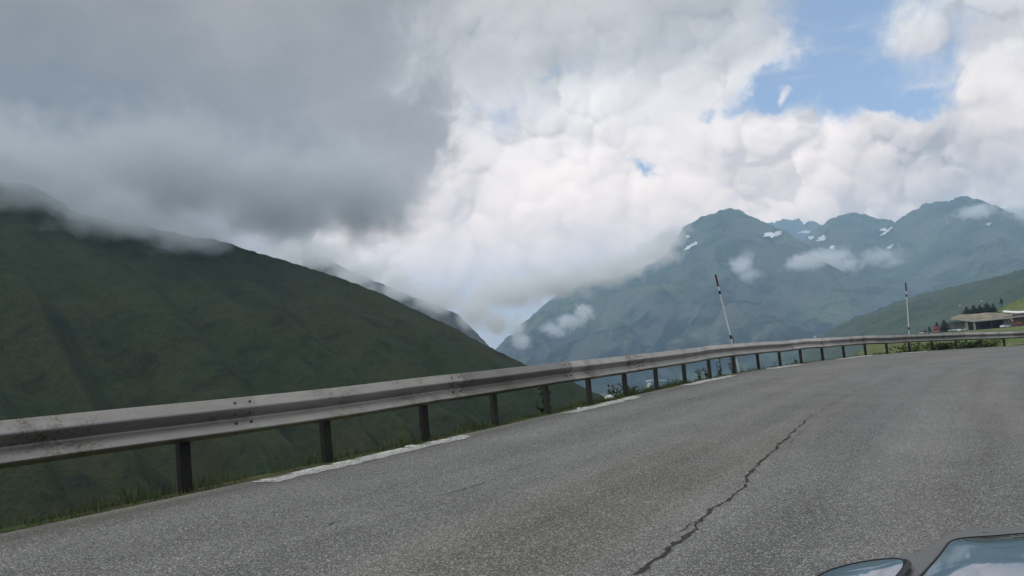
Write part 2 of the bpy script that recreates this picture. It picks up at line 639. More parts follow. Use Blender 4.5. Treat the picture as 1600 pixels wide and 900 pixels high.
def project(p):
    v = Vector(p) - EYE
    d = v.dot(F)
    return 800 + FPX * v.dot(RT) / d, 450 - FPX * v.dot(UP) / d, d


SCAN_S = np.arange(24, 95, 0.05)
SCAN_P = np.array([(*project(edge_at(s))[:1], project(edge_at(s))[2]) for s in SCAN_S])


def s_of_px(px):
    e = np.abs(SCAN_P[:, 0] - px) + np.where(SCAN_P[:, 1] > 1, 0, 1e6)
    return float(SCAN_S[int(np.argmin(e))])


# carriageway
offs = np.concatenate([np.array([-0.03]), np.linspace(0.06, 1.0, 6), np.linspace(1.4, 19, 30)])
jit = fbm(S_ * 1.4, S_ * 0 + 3.3, 5, 0.6) * 0.16
P = np.zeros((len(S_), len(offs), 3))
UVR = np.zeros((len(S_), len(offs), 2))
for j, o in enumerate(offs):
    oo = o + (jit if j == 0 else 0)
    P[:, j, 0] = EDGE[:, 0] + NR[:, 0] * oo
    P[:, j, 1] = EDGE[:, 1] + NR[:, 1] * oo
    UVR[:, j, 0] = o
    UVR[:, j, 1] = S_
P[..., 2] = np.interp(P[..., 0], RX, RZ)
P[..., 2] += fbm(P[..., 0] * 0.35, P[..., 1] * 0.35, 2, seed=40) * 0.012
P[..., 2] -= BANK * np.clip(offs, 0, None)[None]
P[:, 0, 2] -= 0.03
road = grid_obj('road', P, M_ASPH)
tag(road, kind='structure')
uvl = road.data.uv_layers.new(name='UVMap')
li = np.zeros(len(road.data.loops), np.int32)
road.data.loops.foreach_get('vertex_index', li)
uvl.data.foreach_set('uv', UVR.reshape(-1, 2)[li].reshape(-1).astype(np.float32))
ROAD_BVH = bvh_of(road)


def drape_road(x, y, up):
    h = ROAD_BVH.ray_cast(Vector((x, y, 5)), Vector((0, 0, -1)))[0]
    return Vector((x, y, (h.z if h else road_z(x)) + up))


# painted edge dashes: one ragged strip each, children of the road
DASH = [((383, 757), (715, 692)), ((868, 648), (982, 626)), ((1060, 603), (1134, 591)), ((1194, 578), (1242, 572)), ((1298, 563), (1356, 557)), ((1400, 553), (1440, 550))]
for (a, b) in DASH:
    s0, s1 = s_of_px(a[0]), s_of_px(b[0])
    n = max(16, int((s1 - s0) / 0.04))
    V, Fc = [], []
    for i in range(n + 1):
        t = i / n
        s = s0 + (s1 - s0) * t
        wob = float(fbm(np.array([s * 3.0]), np.array([1.7]), 5, 0.7)[0]) * 0.05
        wob2 = float(fbm(np.array([s * 4.0]), np.array([7.7]), 5, 0.7)[0]) * 0.05
        e = min(1.0, min(t, 1 - t) * n / 3.0)
        o0, o1 = 0.04 + wob, 0.04 + (0.31 + wob2) * (0.35 + 0.65 * e)
        for o in (o0, (o0 + o1) / 2, o1):
            q = edge_at(s, o)
            V.append(drape_road(q.x, q.y, 0.005))
        if i:
            k = 3 * i
            Fc += [(k - 3, k - 2, k + 1, k), (k - 2, k - 1, k + 2, k + 1)]
    mesh_obj('edge_line', V, Fc, M_LINE, road)


def crack(pts, w0, w1, jag, seed):
    rnd = random.Random(seed)
    W = [on_road(*p) for p in pts]
    line = []
    for a, b in zip(W[:-1], W[1:]):
        n = max(2, int((b - a).length / 0.035))
        for i in range(n):
            line.append(a.lerp(b, i / n))
    line.append(W[-1])
    V, Fc = [], []
    L = len(line)
    off = 0.0
    for i, p in enumerate(line):
        t = i / (L - 1)
        d = (line[min(i + 1, L - 1)] - line[max(i - 1, 0)])
        d.z = 0
        d.normalize()
        nrm = Vector((d.y, -d.x, 0))
        off = off * 0.86 + rnd.uniform(-jag, jag)
        w = (w0 + (w1 - w0) * t) * rnd.uniform(0.2, 1.6) * (0.6 + 0.9 * abs(math.sin(i * 0.11 + 2.2 * math.sin(i * 0.031))))
        for sgn in (-1, 1):
            q = p + nrm * (off + sgn * w)
            V.append(drape_road(q.x, q.y, 0.0035))
        if i and rnd.random() > (0.06 if w0 > 0.005 else 0.28):
            k = 2 * i
            Fc.append((k - 2, k - 1, k + 1, k))
    mesh_obj('crack', V, Fc, M_CRACK, road)


crack([(960, 925), (990, 898), (1040, 860), (1075, 835), (1095, 812), (1110, 796), (1140, 778), (1165, 758), (1169, 744), (1185, 725), (1200, 712), (1222, 692)], 0.011, 0.0115, 0.012, 3)
crack([(1222, 692), (1245, 672), (1258, 660), (1270, 648)], 0.010, 0.004, 0.014, 4)
crack([(1166, 752), (1150, 757), (1132, 770)], 0.004, 0.002, 0.012, 21)
crack([(1094, 813), (1078, 818), (1060, 833)], 0.0045, 0.002, 0.012, 22)
crack([(1222, 692), (1230, 694), (1243, 683), (1262, 668)], 0.004, 0.002, 0.014, 23)
crack([(1040, 860), (1036, 872), (1010, 886)], 0.004, 0.002, 0.012, 24)
crack([(1270, 648), (1300, 632), (1345, 610), (1400, 594)], 0.004, 0.003, 0.02, 25)
crack([(470, 838), (540, 812), (600, 797), (640, 786), (720, 766), (800, 735), (860, 716)], 0.0025, 0.0040, 0.016, 5)
crack([(860, 716), (905, 704), (940, 690), (965, 676)], 0.004, 0.002, 0.016, 6)
crack([(1140, 606), (1210, 592), (1300, 579), (1420, 567)], 0.006, 0.008, 0.03, 8)

# ================================================================== VERGE AND EMBANKMENT
vo = np.array([0.10, -0.08, -0.22, -0.4, -0.65, -1.0, -1.6, -2.6, -4.5, -8, -14, -24, -40, -60])
vz = np.array([-0.06, -0.015, -0.01, -0.06, -0.18, -0.42, -0.95, -1.9, -3.6, -6.6, -11, -19, -31, -46])
P = np.zeros((len(S_), len(vo), 3))
for j, (o, z) in enumerate(zip(vo, vz)):
    P[:, j, 0] = EDGE[:, 0] + NR[:, 0] * o
    P[:, j, 1] = EDGE[:, 1] + NR[:, 1] * o
    plate = np.clip((np.degrees(np.arctan2(P[:, j, 0], P[:, j, 1])) - 23.6) / 3.5, 0, 1) * (EDGE[:, 1] > 20)   # towards the hamlet the ground stays level
    lvl = -0.02 - 0.03 * abs(o)
    P[:, j, 2] = z * (1 - plate) + lvl * plate
P[..., 2] += np.interp(EDGE[:, 0], RX, RZ)[:, None]
wgt = np.clip((np.abs(vo) - 0.1) * 0.5, 0.02, 1.5)
P[..., 2] += fbm(P[..., 0] * 0.9, P[..., 1] * 0.9, 4, seed=5) * 0.20 * wgt[None]
emb = grid_obj('embankment', P, M_BANK)
tag(emb, kind='structure')
EMB_BVH = bvh_of(emb)


def emb_z(x, y):
    h = EMB_BVH.ray_cast(Vector((x, y, 30)), Vector((0, 0, -1)))[0]
    return h.z if h else None


# ================================================================== TERRAIN
def crest_arrays(pts, n):
    A = np.array([(*azel(px, py), r) for px, py, r in pts])
    o = np.argsort(A[:, 0])
    A = A[o]
    az = np.linspace(A[0, 0], A[-1, 0], n)
    return az, np.interp(az, A[:, 0], A[:, 1]), np.interp(az, A[:, 0], A[:, 2])


def ridge(name, pts, foot_r, foot_z, mat, cols, rows, amp, wl, crest_j=0.0, octs=5, power=1.2, gully=0.0, gfreq=1.0, gshift=0.0, seed=0, back=0.5, wmin=0.05):
    """a hill: its crest passes through the given directions at real distances, its face falls to the foot, its back falls away behind"""
    az, el, Rc = crest_arrays(pts, cols)
    def sm(v, w):
        w = int(w) | 1
        return np.convolve(np.pad(v, w // 2, 'reflect', reflect_type='odd'), np.ones(w) / w, 'valid')
    el = sm(el, 5)
    el_face = sm(sm(el, cols / 7), cols / 12)           # the face follows the broad form, only the crest is jagged
    Rc = sm(Rc, cols / 10)
    el = el + crest_j * fbm(az * 1.7, az * 0 + seed, 5, 0.6, seed=seed)
    fr = np.interp(az, [az[0], az[-1]], foot_r)
    fz = np.interp(az, [az[0], az[-1]], foot_z)
    zc = EYE.z + Rc * np.tan(np.radians(el))
    nb = max(10, rows // 6)
    t = np.linspace(0, 1, rows)
    tb = np.linspace(0, 1, nb + 1)[1:]
    r = fr[None] + (Rc - fr)[None] * t[:, None]
    sh = (t ** power)[:, None]
    zf = EYE.z + Rc * np.tan(np.radians(el_face))
    z = fz[None] + (zf - fz)[None] * sh + (zc - zf)[None] * (t ** 5)[:, None]
    rb = Rc[None] * (1 + back * tb[:, None])
    zb = zc[None] - (zc - fz)[None] * (tb[:, None] ** 1.2) * 1.05
    r = np.concatenate([r, rb]); z = np.concatenate([z, zb])
    tt = np.concatenate([t, 1 - tb])[:, None] * np.ones((1, cols))
    a = np.radians(az)[None] * np.ones((len(r), 1))
    x, y = r * np.sin(a), r * np.cos(a)
    win = np.clip(np.sin(np.pi * np.clip(tt, 0, 1)), 0, 1) ** 0.7 + wmin
    rel = (ridged(x / wl, y / wl, octs, 0.40, seed=seed) - 0.45) + 0.25 * fbm(x / wl * 2.7, y / wl * 2.7, 4, 0.42, seed=seed + 9)
    if gully:
        gx = az[None] * gfreq + gshift * (1 - tt) + 0.28 * fbm(x / wl * 0.9, y / wl * 0.9, 4, seed=seed + 4)
        gl = fbm(gx, tt * 0.35 + seed, 3, 0.45, seed=seed + 2) * 0.75
        z = z + gully * gl * win
    z = z + amp * rel * win
    o = grid_obj(name, np.stack([x, y, z], -1), mat)
    return tag(o, kind='structure')


# the dark pasture hill across the near valley, its spur running down to the right
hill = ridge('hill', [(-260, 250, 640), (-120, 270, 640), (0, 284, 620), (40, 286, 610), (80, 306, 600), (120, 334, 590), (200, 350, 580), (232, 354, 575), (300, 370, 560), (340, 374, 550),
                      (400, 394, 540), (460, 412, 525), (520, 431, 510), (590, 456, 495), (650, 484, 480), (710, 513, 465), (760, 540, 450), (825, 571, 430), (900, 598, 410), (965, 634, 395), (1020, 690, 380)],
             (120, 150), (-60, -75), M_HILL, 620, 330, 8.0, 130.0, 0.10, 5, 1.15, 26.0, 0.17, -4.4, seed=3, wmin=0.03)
# the crag behind it, its top lost in cloud
crag = ridge('crag', [(470, 380, 2000), (540, 420, 2000), (590, 440, 1990), (640, 462, 1980), (690, 478, 1960), (716, 490, 1950), (737, 511, 1930), (760, 535, 1900), (790, 566, 1880), (850, 610, 1850)],
             (1100, 1200), (-150, -150), M_CRAG, 260, 170, 60.0, 240.0, 0.12, 5, 1.1, 45.0, 0.5, 1.5, seed=12)
# the big shoulder in the middle right, peak at its top
shoulder = ridge('mountain', [(690, 640, 5600), (745, 575, 5600), (790, 535, 5600), (822, 500, 5600), (862, 468, 5600), (905, 448, 5600), (960, 434, 5600), (1010, 415, 5600), (1040, 398, 5600), (1070, 352, 5600),
                              (1100, 337, 5600), (1125, 329, 5600), (1142, 325, 5600), (1160, 331, 5600), (1185, 345, 5600), (1230, 364, 5500), (1275, 388, 5450), (1310, 408, 5400), (1360, 440, 5300), (1420, 480, 5200), (1500, 520, 5100)],
                 (3000, 3000), (-170, -170), M_MOUNT, 620, 330, 230.0, 1150.0, 0.20, 6, 1.05, 170.0, 0.24, 3.2, seed=21)
massif = ridge('mountain', [(1180, 420, 7200), (1225, 395, 7200), (1255, 372, 7200), (1278, 356, 7200), (1300, 341, 7200), (1332, 332, 7200), (1360, 337, 7100), (1398, 346, 7000), (1420, 333, 6900), (1445, 320, 6800), (1470, 314, 6700),
                            (1505, 307, 6700), (1530, 312, 6700), (1555, 320, 6700), (1575, 329, 6700), (1610, 345, 6700), (1660, 352, 6700), (1760, 330, 6700), (1900, 360, 6700)],
               (4300, 3600), (-170, -120), M_MOUNT, 520, 300, 240.0, 1250.0, 0.20, 6, 1.05, 180.0, 0.22, 2.2, seed=33)
far_peak = ridge('mountain', [(1150, 390, 9800), (1185, 352, 9800), (1212, 345, 9800), (1236, 342, 9800), (1258, 345, 9800), (1280, 352, 9800), (1310, 372, 9800), (1345, 400, 9800)],
                 (8200, 8200), (300, 300), M_MOUNT, 130, 90, 120.0, 900.0, 0.30, 5, 1.0, seed=41)
# pasture slope on the right beyond the hamlet
slope = ridge('hill', [(1195, 600, 2250), (1240, 560, 2250), (1280, 527, 2250), (1305, 512, 2250), (1335, 497, 2220), (1370, 484, 2175), (1400, 471, 2130), (1450, 457, 2100), (1500, 445, 2070), (1560, 431, 2025), (1610, 417, 1980), (1700, 390, 1950), (1900, 340, 1950)],
              (900, 480), (-120, -30), M_GREEN, 360, 200, 20.0, 320.0, 0.12, 5, 1.0, 16.0, 0.3, 2.0, seed=62)
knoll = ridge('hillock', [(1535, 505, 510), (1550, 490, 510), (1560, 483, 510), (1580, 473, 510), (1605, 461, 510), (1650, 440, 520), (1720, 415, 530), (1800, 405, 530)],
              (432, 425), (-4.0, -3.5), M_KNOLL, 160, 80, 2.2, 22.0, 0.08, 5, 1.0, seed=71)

# valley bottom: one sheet reaching past the mountains
n = 140
rr = np.concatenate([[60], np.geomspace(130, 14500, n - 1)])
aa = np.radians(np.linspace(-180, 180, 181))
P = np.zeros((n, len(aa), 3))
P[..., 0] = rr[:, None] * np.sin(aa)[None]
P[..., 1] = rr[:, None] * np.cos(aa)[None]
base = np.interp(rr, [60, 130, 400, 1200, 2600, 6000, 14500], [-60, -78, -95, -140, -165, -165, -160])
P[..., 2] = base[:, None] + (ridged(P[..., 0] / 700, P[..., 1] / 700, 5, seed=80) - 0.4) * np.interp(rr, [60, 500, 3000], [2, 14, 45])[:, None]
ground = grid_obj('ground', P, M_VALLEY)
tag(ground, kind='structure')
# the level meadow between the far bend and the hamlet
az = np.radians(np.linspace(20.5, 60, 150))
rr = np.geomspace(50, 480, 80)
P = np.zeros((len(rr), len(az), 3))
P[..., 0] = rr[:, None] * np.sin(az)[None]
P[..., 1] = rr[:, None] * np.cos(az)[None]
P[..., 2] = np.interp(rr, [50, 100, 200, 300, 400, 480], [-1.5, -1.9, -2.1, -2.3, -2.6, -5.0])[:, None] + fbm(P[..., 0] / 9, P[..., 1] / 9, 4, seed=90) * 0.22
fall = np.clip((np.radians(25.5) - az) / np.radians(5.0), 0, 1)
P[..., 2] -= (fall ** 1.5 * 26)[None] * np.linspace(0.5, 1.2, len(rr))[:, None]
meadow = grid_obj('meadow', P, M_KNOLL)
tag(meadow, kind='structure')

TERR = {k: bvh_of(o) for k, o in (('shoulder', shoulder), ('massif', massif), ('far', far_peak), ('hill', hill), ('slope', slope), ('ground', ground), ('meadow', meadow), ('knoll', knoll))}


def hit(keys, px, py):
    best = None
    d = ray(px, py).normalized()
    for k in keys:
        h = TERR[k].ray_cast(EYE, d)
        if h[0] is not None and (best is None or h[3] < best[1]):
            best = (h[0], h[3], h[1])
    return best


def patch(name, keys, cx, cy, w, h, ang, lift, mat, seed, nu=22, nv=10):
    """a ragged patch lying on the slope"""
    rnd = random.Random(seed)
    ph = [rnd.uniform(0, 6.28) for _ in range(4)]
    ca, sa = math.cos(ang), math.sin(ang)
    V, Fc = [], []
    ok = []
    for j in range(nv + 1):
        for i in range(nu + 1):
            u, v = 2 * i / nu - 1, 2 * j / nv - 1
            th = math.atan2(v, u)
            m = max(abs(u), abs(v))
            rad = m * (0.72 + 0.20 * math.sin(2 * th + ph[0]) + 0.16 * math.sin(3 * th + ph[1]) + 0.12 * math.sin(5 * th + ph[2]) + 0.1 * math.sin(9 * th + ph[3]))
            X0, Y0 = math.cos(th) * rad * w / 2, math.sin(th) * rad * h / 2
            q = hit(keys, cx + X0 * ca - Y0 * sa, cy + X0 * sa + Y0 * ca)
            ok.append(q is not None)
            n_ = q[2] if q and q[2].dot(ray(cx, cy)) < 0 else (-q[2] if q else Vector((0, 0, 1)))
            V.append(q[0] + n_ * lift if q else Vector((0, 0, -500)))
    for j in range(nv):
        for i in range(nu):
            k = j * (nu + 1) + i
            f = (k, k + 1, k + nu + 2, k + nu + 1)
            if all(ok[x] for x in f): Fc.append(f)
    return mesh_obj(name, V, Fc, mat, smooth=True)


SNOW = [('shoulder', 1207, 369, 24, 9, -0.25, 'largest snow patch, below the top of the rounded peak on its right side'),
        ('shoulder', 1079, 388, 16, 4, -0.35, 'thin slanting snow streak low on the left flank of the rounded peak'),
        ('shoulder', 1088, 383, 9, 5, -0.5, 'small bright snow spot beside the slanting streak on the left flank'),
        ('shoulder', 1076, 372, 7, 3, -0.2, 'tiny snow fleck high on the left flank under the cloud edge'),
        ('far', 1258, 364, 24, 4, -0.12, 'long level snow band under the pale far peak in the saddle'),
        ('massif', 1269, 373, 10, 4, -0.3, 'short snow patch in the saddle just below the level snow band'),
        ('massif', 1284, 375, 15, 5, -0.35, 'broad slanting snow patch in the saddle gully'),
        ('massif', 1300, 389, 5, 8, 0.25, 'small upright snow patch in the gully below the saddle'),
        ('massif', 1381, 361, 10, 5, -0.15, 'upper rounded snow patch on the dark right mountain'),
        ('massif', 1385, 365, 18, 4, -0.6, 'long slanting snow streak just under the rounded patch on the right mountain'),
        ('massif', 1392, 388, 13, 4, -0.75, 'short steep snow streak lower down the right mountain'),
        ('massif', 1544, 353, 9, 3, -0.6, 'lonely snow streak near the far right summit beside the wisp of cloud')]
for i, (k, cx, cy, w, h, a, lab) in enumerate(SNOW):
    o = patch('snow_patch', [k], cx, cy, w * 1.3, h * 1.45, a, 14.0, M_SNOW, 100 + i)
    tag(o, lab, 'snow patch', 'snow patches on the mountains')

# pale track winding along the valley bottom
tr = []
for a, b in zip([(984, 619), (1004, 613), (1012, 605), (1016, 600), (1009, 597), (1020, 595)], [(1004, 613), (1012, 605), (1016, 600), (1009, 597), (1020, 595), (1045, 596)]):
    for i in range(6):
        t = i / 6
        tr.append((a[0] + (b[0] - a[0]) * t, a[1] + (b[1] - a[1]) * t))
V, Fc = [], []
for i, (px, py) in enumerate(tr):
    q0 = hit(['ground', 'shoulder'], px - 2.2, py - 0.5)
    q1 = hit(['ground', 'shoulder'], px + 2.2, py + 0.8)
    if not (q0 and q1): continue
    V += [q0[0] + Vector((0, 0, 4)), q1[0] + Vector((0, 0, 4))]
    if len(V) >= 4:
        k = len(V) - 2
        Fc.append((k - 2, k - 1, k + 1, k))
if Fc:
    tag(mesh_obj('track', V, Fc, M_TRACK), kind='structure')

# ================================================================== GUARDRAIL
RAIL_TOP = 0.85
BEAM = 0.375
PROF = [(0.000, 0.312), (0.008, 0.310), (0.016, 0.302), (0.056, 0.243), (0.066, 0.229), (0.067, 0.218), (0.060, 0.206), (0.012, 0.152), (0.004, 0.139), (0.014, 0.126),
        (0.076, 0.068), (0.092, 0.054), (0.095, 0.044), (0.088, 0.034), (0.016, 0.008), (0.004, 0.002), (0.0, 0.0)]
PROF = [(a * 1.12, b * BEAM / 0.312) for a, b in PROF]
POST_PX = [293, 516, 667, 782, 860, 926, 979, 1027, 1070, 1112, 1149, 1187, 1220, 1255, 1287, 1321, 1354, 1388, 1422, 1458, 1496, 1535, 1570]
SCAN_Q = np.array([(*project(edge_at(s, -0.13))[:1], project(edge_at(s, -0.13))[2]) for s in SCAN_S])
post_s = [float(SCAN_S[int(np.argmin(np.abs(SCAN_Q[:, 0] - p) + np.where(SCAN_Q[:, 1] > 1, 0, 1e6)))]) for p in POST_PX]
# even out the far ones, then continue the row out of the picture on both sides
ps = np.array(post_s)
ps = np.convolve(np.pad(ps, 1, 'reflect', reflect_type='odd'), [0.25, 0.5, 0.25], 'valid')
sp0 = (ps[4] - ps[0]) / 4
first = [ps[0] - sp0 * k for k in (3, 2, 1)]
last = [ps[-1] + 2.3 * k for k in range(1, 8)]
ALLP = first + list(ps) + last
POST_OFF = -0.16           # posts stand just outside the asphalt
rail = empty('guardrail', edge_at(ALLP[0], POST_OFF))
tag(rail, 'long grey steel guardrail on dark posts curving along the valley edge of the road', 'guardrail')
RLOC = Vector(rail.location)


def wob(s):
    w = float(fbm(np.array([s * 0.16]), np.array([0.4]), 3, 0.5, seed=15)[0])
    v = float(fbm(np.array([s * 0.13]), np.array([5.4]), 3, 0.5, seed=16)[0])
    k = math.exp(-((s - s_of_1270) / 1.6) ** 2)
    return w * 0.05, v * 0.04 + 0.035 * k - float(np.interp(s, [58, 66, 76], [0, 0.04, 0.09]))


s_of_1270 = s_of_px(1262)


def rail_point(s, n, z):
    """n metres towards the road from the post line, z above the road"""
    w, v = wob(s)
    q = edge_at(s, POST_OFF + 0.10 + n + w)
    base = edge_at(s, 0.0).z
    return Vector((q.x, q.y, base + z + v))


joints = [ALLP[i] + 0.62 for i in range(len(ALLP)) if i % 2 == 1]
joints = [ALLP[0] - 3.4] + joints
for a, b in zip(joints[:-1], joints[1:]):
    V, Fc = [], []
    n = 14
    m = len(PROF)
    for i in range(n + 1):
        t = i / n
        s = (a - 0.02) + (b + 0.14 - a) * t
        lap = -0.005 + 0.010 * t                  # each section ends over the start of the next
        for side in (0, 1):                       # two skins 3 mm apart
            for (pn, pz) in PROF:
                V.append(rail_point(s, pn + lap - 0.003 * side, RAIL_TOP - BEAM + pz) - RLOC)
        if i:
            k1, k0 = i * 2 * m, (i - 1) * 2 * m
            for j in range(m - 1):
                Fc.append((k0 + j, k1 + j, k1 + j + 1, k0 + j + 1))
                Fc.append((k0 + m + j, k0 + m + j + 1, k1 + m + j + 1, k1 + m + j))
            Fc.append((k0, k0 + m, k1 + m, k1))
            Fc.append((k0 + m - 1, k1 + m - 1, k1 + 2 * m - 1, k0 + 2 * m - 1))
    for k in (0, n * 2 * m):
        for j in range(m - 1):
            Fc.append((k + j, k + j + 1, k + m + j + 1, k + m + j))
    beam = mesh_obj('beam', V, Fc, M_RAIL, rail)
    # lap-joint bolts near the right end of each section
    if project(edge_at(b))[2] < 22 and project(edge_at(b))[2] > 3:
        for ds in (-0.13, 0.05):
            for (pn, pz, nn) in ((0.041, 0.322, (0.78, 0.62)), (0.038, 0.213, (0.7, -0.7)), (0.052, 0.120, (0.72, 0.69)), (0.055, 0.024, (0.4, -0.9))):
                bm = bmesh.new()
                p0 = rail_point(b + ds, pn + 0.006, RAIL_TOP - BEAM + pz) - RLOC
                d = edge_dir(b)
                nr = Vector((d.y, -d.x, 0)).normalized()
                nv = (nr * nn[0] + Vector((0, 0, nn[1]))).normalized()
                add_tube(bm, p0 - nv * 0.004, p0 + nv * 0.011, 0.017, 0.012, 10)
                bm_obj('bolt', bm, M_BOLT, beam)

for i, s in enumerate(ALLP):
    d = edge_dir(s)
    ang = math.atan2(d.y, d.x)
    base = edge_at(s, POST_OFF + 0.03)
    w, v = wob(s)
    q = edge_at(s, POST_OFF + w)
    rz_ = road_z(base.x)
    # open C channel, the web towards the road
    hw, dp, th = 0.058, 0.065, 0.008
    prof = [(-hw, 0), (hw, 0), (hw, dp), (hw - 0.018, dp), (hw - 0.018, dp - th), (hw - th, dp - th), (hw - th, th), (-hw + th, th), (-hw + th, dp - th), (-hw + 0.018, dp - th), (-hw + 0.018, dp), (-hw, dp)]
    lean = Vector((random.uniform(-0.012, 0.012), random.uniform(-0.012, 0.012), 0))
    V, Fc = [], []
    m = len(prof)
    nrm = Vector((d.y, -d.x, 0)).normalized()
    for z in (-0.5, RAIL_TOP + v - 0.05):
        for (u, vv) in prof:
            V.append(Vector((q.x, q.y, rz_)) + Vector((d.x, d.y, 0)).normalized() * u - nrm * (vv - 0.03) + Vector((0, 0, z)) + lean * (z / 0.8) - RLOC)
    for j in range(m):
        k = (j + 1) % m
        Fc.append((j, k, m + k, m + j))
    Fc.append(tuple(range(m, 2 * m)))
    post = mesh_obj('post', V, Fc, M_POST, rail)
    bm = bmesh.new()
    c = Vector((q.x, q.y, rz_ + RAIL_TOP + v - 0.156)) + nrm * 0.064 - RLOC
    add_box(bm, c, (0.10, 0.062, 0.12), ang, 0.006)
    bm_obj('spacer', bm, M_POST, rail)

# ================================================================== VERGE GRASS
def grass_material(name, c0, c1, c2):
    m, nt, b = new_mat(name, 0.8, 0.2)
    n = noise(nt, position(nt), 2.2, 4, 0.6)
    n2 = noise(nt, position(nt), 17.0, 2, 0.6)
    c = rgb_mix(nt, n.step(0.35, 0.65), c0, c1)
    c = rgb_mix(nt, n2.step(0.55, 0.75), c, c2)
    nt.links.new(c, b.inputs['Base Color'])
    return m


M_GRASS = grass_material('grass_blades', (0.040, 0.060, 0.018), (0.075, 0.085, 0.030), (0.14, 0.125, 0.06))
V, Fc = [], []
rg = random.Random(5)
for s in np.arange(ALLP[0] - 4, ALLP[-1] + 4, 0.006):
    q0 = edge_at(float(s))
    dist = math.hypot(q0.x, q0.y)
    far = dist > 20
    if far and rg.random() > 0.5: continue
    nn = 3 if not far else 1
    for _ in range(nn):
        o = -abs(rg.gauss(0.0, 0.42)) + 0.03
        dens = float(fbm(np.array([s * 0.9]), np.array([o * 1.5]), 3, seed=31)[0])
        if dens < -0.35: continue
        q = edge_at(float(s) + rg.uniform(-.05, .05), o)
        z = emb_z(q.x, q.y)
        if z is None: continue
        near = min(1.0, max(0.0, (-o) / 0.3))
        h = (0.025 + 0.12 * near * rg.random() ** 1.6) * (1.0 + dens * 1.4) * (0.8 if far else 1.0) * (1.9 if rg.random() < 0.05 else 1.0)
        w = rg.uniform(0.003, 0.006) * (1 + dist * 0.035)
        a = rg.uniform(0, math.pi)
        dv = Vector((math.cos(a), math.sin(a), 0))
        ln = Vector((rg.uniform(-.6, .6), rg.uniform(-.6, .6), 0)) * h * 0.7
        b0_ = Vector((q.x, q.y, z - 0.01))
        k = len(V)
        V += [b0_ - dv * w, b0_ + dv * w, b0_ + ln * 0.45 + Vector((0, 0, h * 0.6)) + dv * w * 0.7, b0_ + ln * 0.45 + Vector((0, 0, h * 0.6)) - dv * w * 0.7, b0_ + ln + Vector((0, 0, h))]
        Fc += [(k, k + 1, k + 2, k + 3), (k + 3, k + 2, k + 4)]
tag(mesh_obj('grass', V, Fc, M_GRASS), 'rough grass along the outer edge of the road under the guardrail', 'grass', kind='stuff')

# ================================================================== PLANTS BEHIND THE RAIL
M_LEAF = grass_material('weed_leaf', (0.028, 0.046, 0.020), (0.045, 0.060, 0.026), (0.06, 0.07, 0.03))
M_LEAF2 = grass_material('bright_bush_leaf', (0.075, 0.12, 0.03), (0.12, 0.15, 0.05), (0.15, 0.15, 0.07))
M_LEAF3 = grass_material('dark_bush_leaf', (0.045, 0.068, 0.028), (0.065, 0.08, 0.036), (0.08, 0.085, 0.045))
M_STEM = plain('plant_stem', (0.04, 0.035, 0.022), 0.9)


def leafy(name, loc, height, spread, nstem, leaves, leafsize, mat, seed, label, cat, group, low=0.1):
    rnd = random.Random(seed)
    root = empty(name, loc)
    tag(root, label, cat, group)
    bs = bmesh.new()
    V, Fc = [], []
    for k in range(nstem):
        a = rnd.uniform(0, 2 * math.pi)
        tip = Vector((math.cos(a) * spread * rnd.uniform(0.15, 1), math.sin(a) * spread * rnd.uniform(0.15, 1), height * rnd.uniform(0.55, 1.0)))
        midp = tip * 0.5 + Vector((rnd.uniform(-.1, .1) * spread, rnd.uniform(-.1, .1) * spread, 0.08 * height))
        add_tube(bs, (0, 0, -0.05), midp, 0.008, 0.006, 5)
        add_tube(bs, midp, tip, 0.006, 0.003, 5)
        for _ in range(leaves):
            t = rnd.uniform(low, 1.0)
            p = (midp * (t * 2)) if t < 0.5 else midp.lerp(tip, t * 2 - 1)
            dirv = Vector((rnd.uniform(-1, 1), rnd.uniform(-1, 1), rnd.uniform(-0.4, 0.8))).normalized()
            sz = leafsize * rnd.uniform(0.5, 1.3)
            side = dirv.cross(Vector((rnd.uniform(-1, 1), rnd.uniform(-1, 1), rnd.uniform(-1, 1)))).normalized() * sz * 0.32
            p = p + Vector((rnd.uniform(-1, 1), rnd.uniform(-1, 1), rnd.uniform(-1, 1))) * spread * 0.12
            i = len(V)
            V += [p, p + dirv * sz * 0.5 + side, p + dirv * sz, p + dirv * sz * 0.5 - side]
            Fc.append((i, i + 1, i + 2, i + 3))
    bm_obj('stem', bs, M_STEM, root)
    mesh_obj('foliage', V, Fc, mat, root)
    return root


def verge_pt(px, off):
    s = s_of_px(px)
    q = edge_at(s, off)
    z = emb_z(q.x, q.y)
    return Vector((q.x, q.y, z if z is not None else 0))


WEEDS = [(897, -0.55, 0.75, 0.22, 4, 22, 0.11, 'broad leafy weed under the rail, just left of the tall weed spike'),
         (906, -0.7, 1.05, 0.10, 3, 30, 0.09, 'tall narrow weed spike standing behind the rail before the sixth post'),
         (886, -0.45, 0.42, 0.22, 5, 18, 0.09, 'low clump of weeds at the foot of the fifth post'),
         (996, -0.5, 0.48, 0.30, 6, 16, 0.08, 'low dark weed between the seventh and eighth posts'),
         (1012, -0.45, 0.42, 0.22, 6, 14, 0.08, 'small weed leaning against the eighth post'),
         (1119, -0.45, 0.50, 0.14, 4, 14, 0.07, 'thin weed at the foot of the tenth post'),
         (1130, -0.45, 0.55, 0.14, 3, 16, 0.08, 'upright weed halfway between the tenth and eleventh posts'),
         (1158, -0.6, 0.95, 0.22, 4, 16, 0.09, 'gangly weed below the leaning snow pole'),
         (1170, -0.5, 0.75, 0.12, 4, 16, 0.08, 'weed climbing round the thin grey stake'),
         (1266, -0.5, 0.35, 0.3, 6, 12, 0.08, 'sparse weed on the verge where the far edge line begins')]
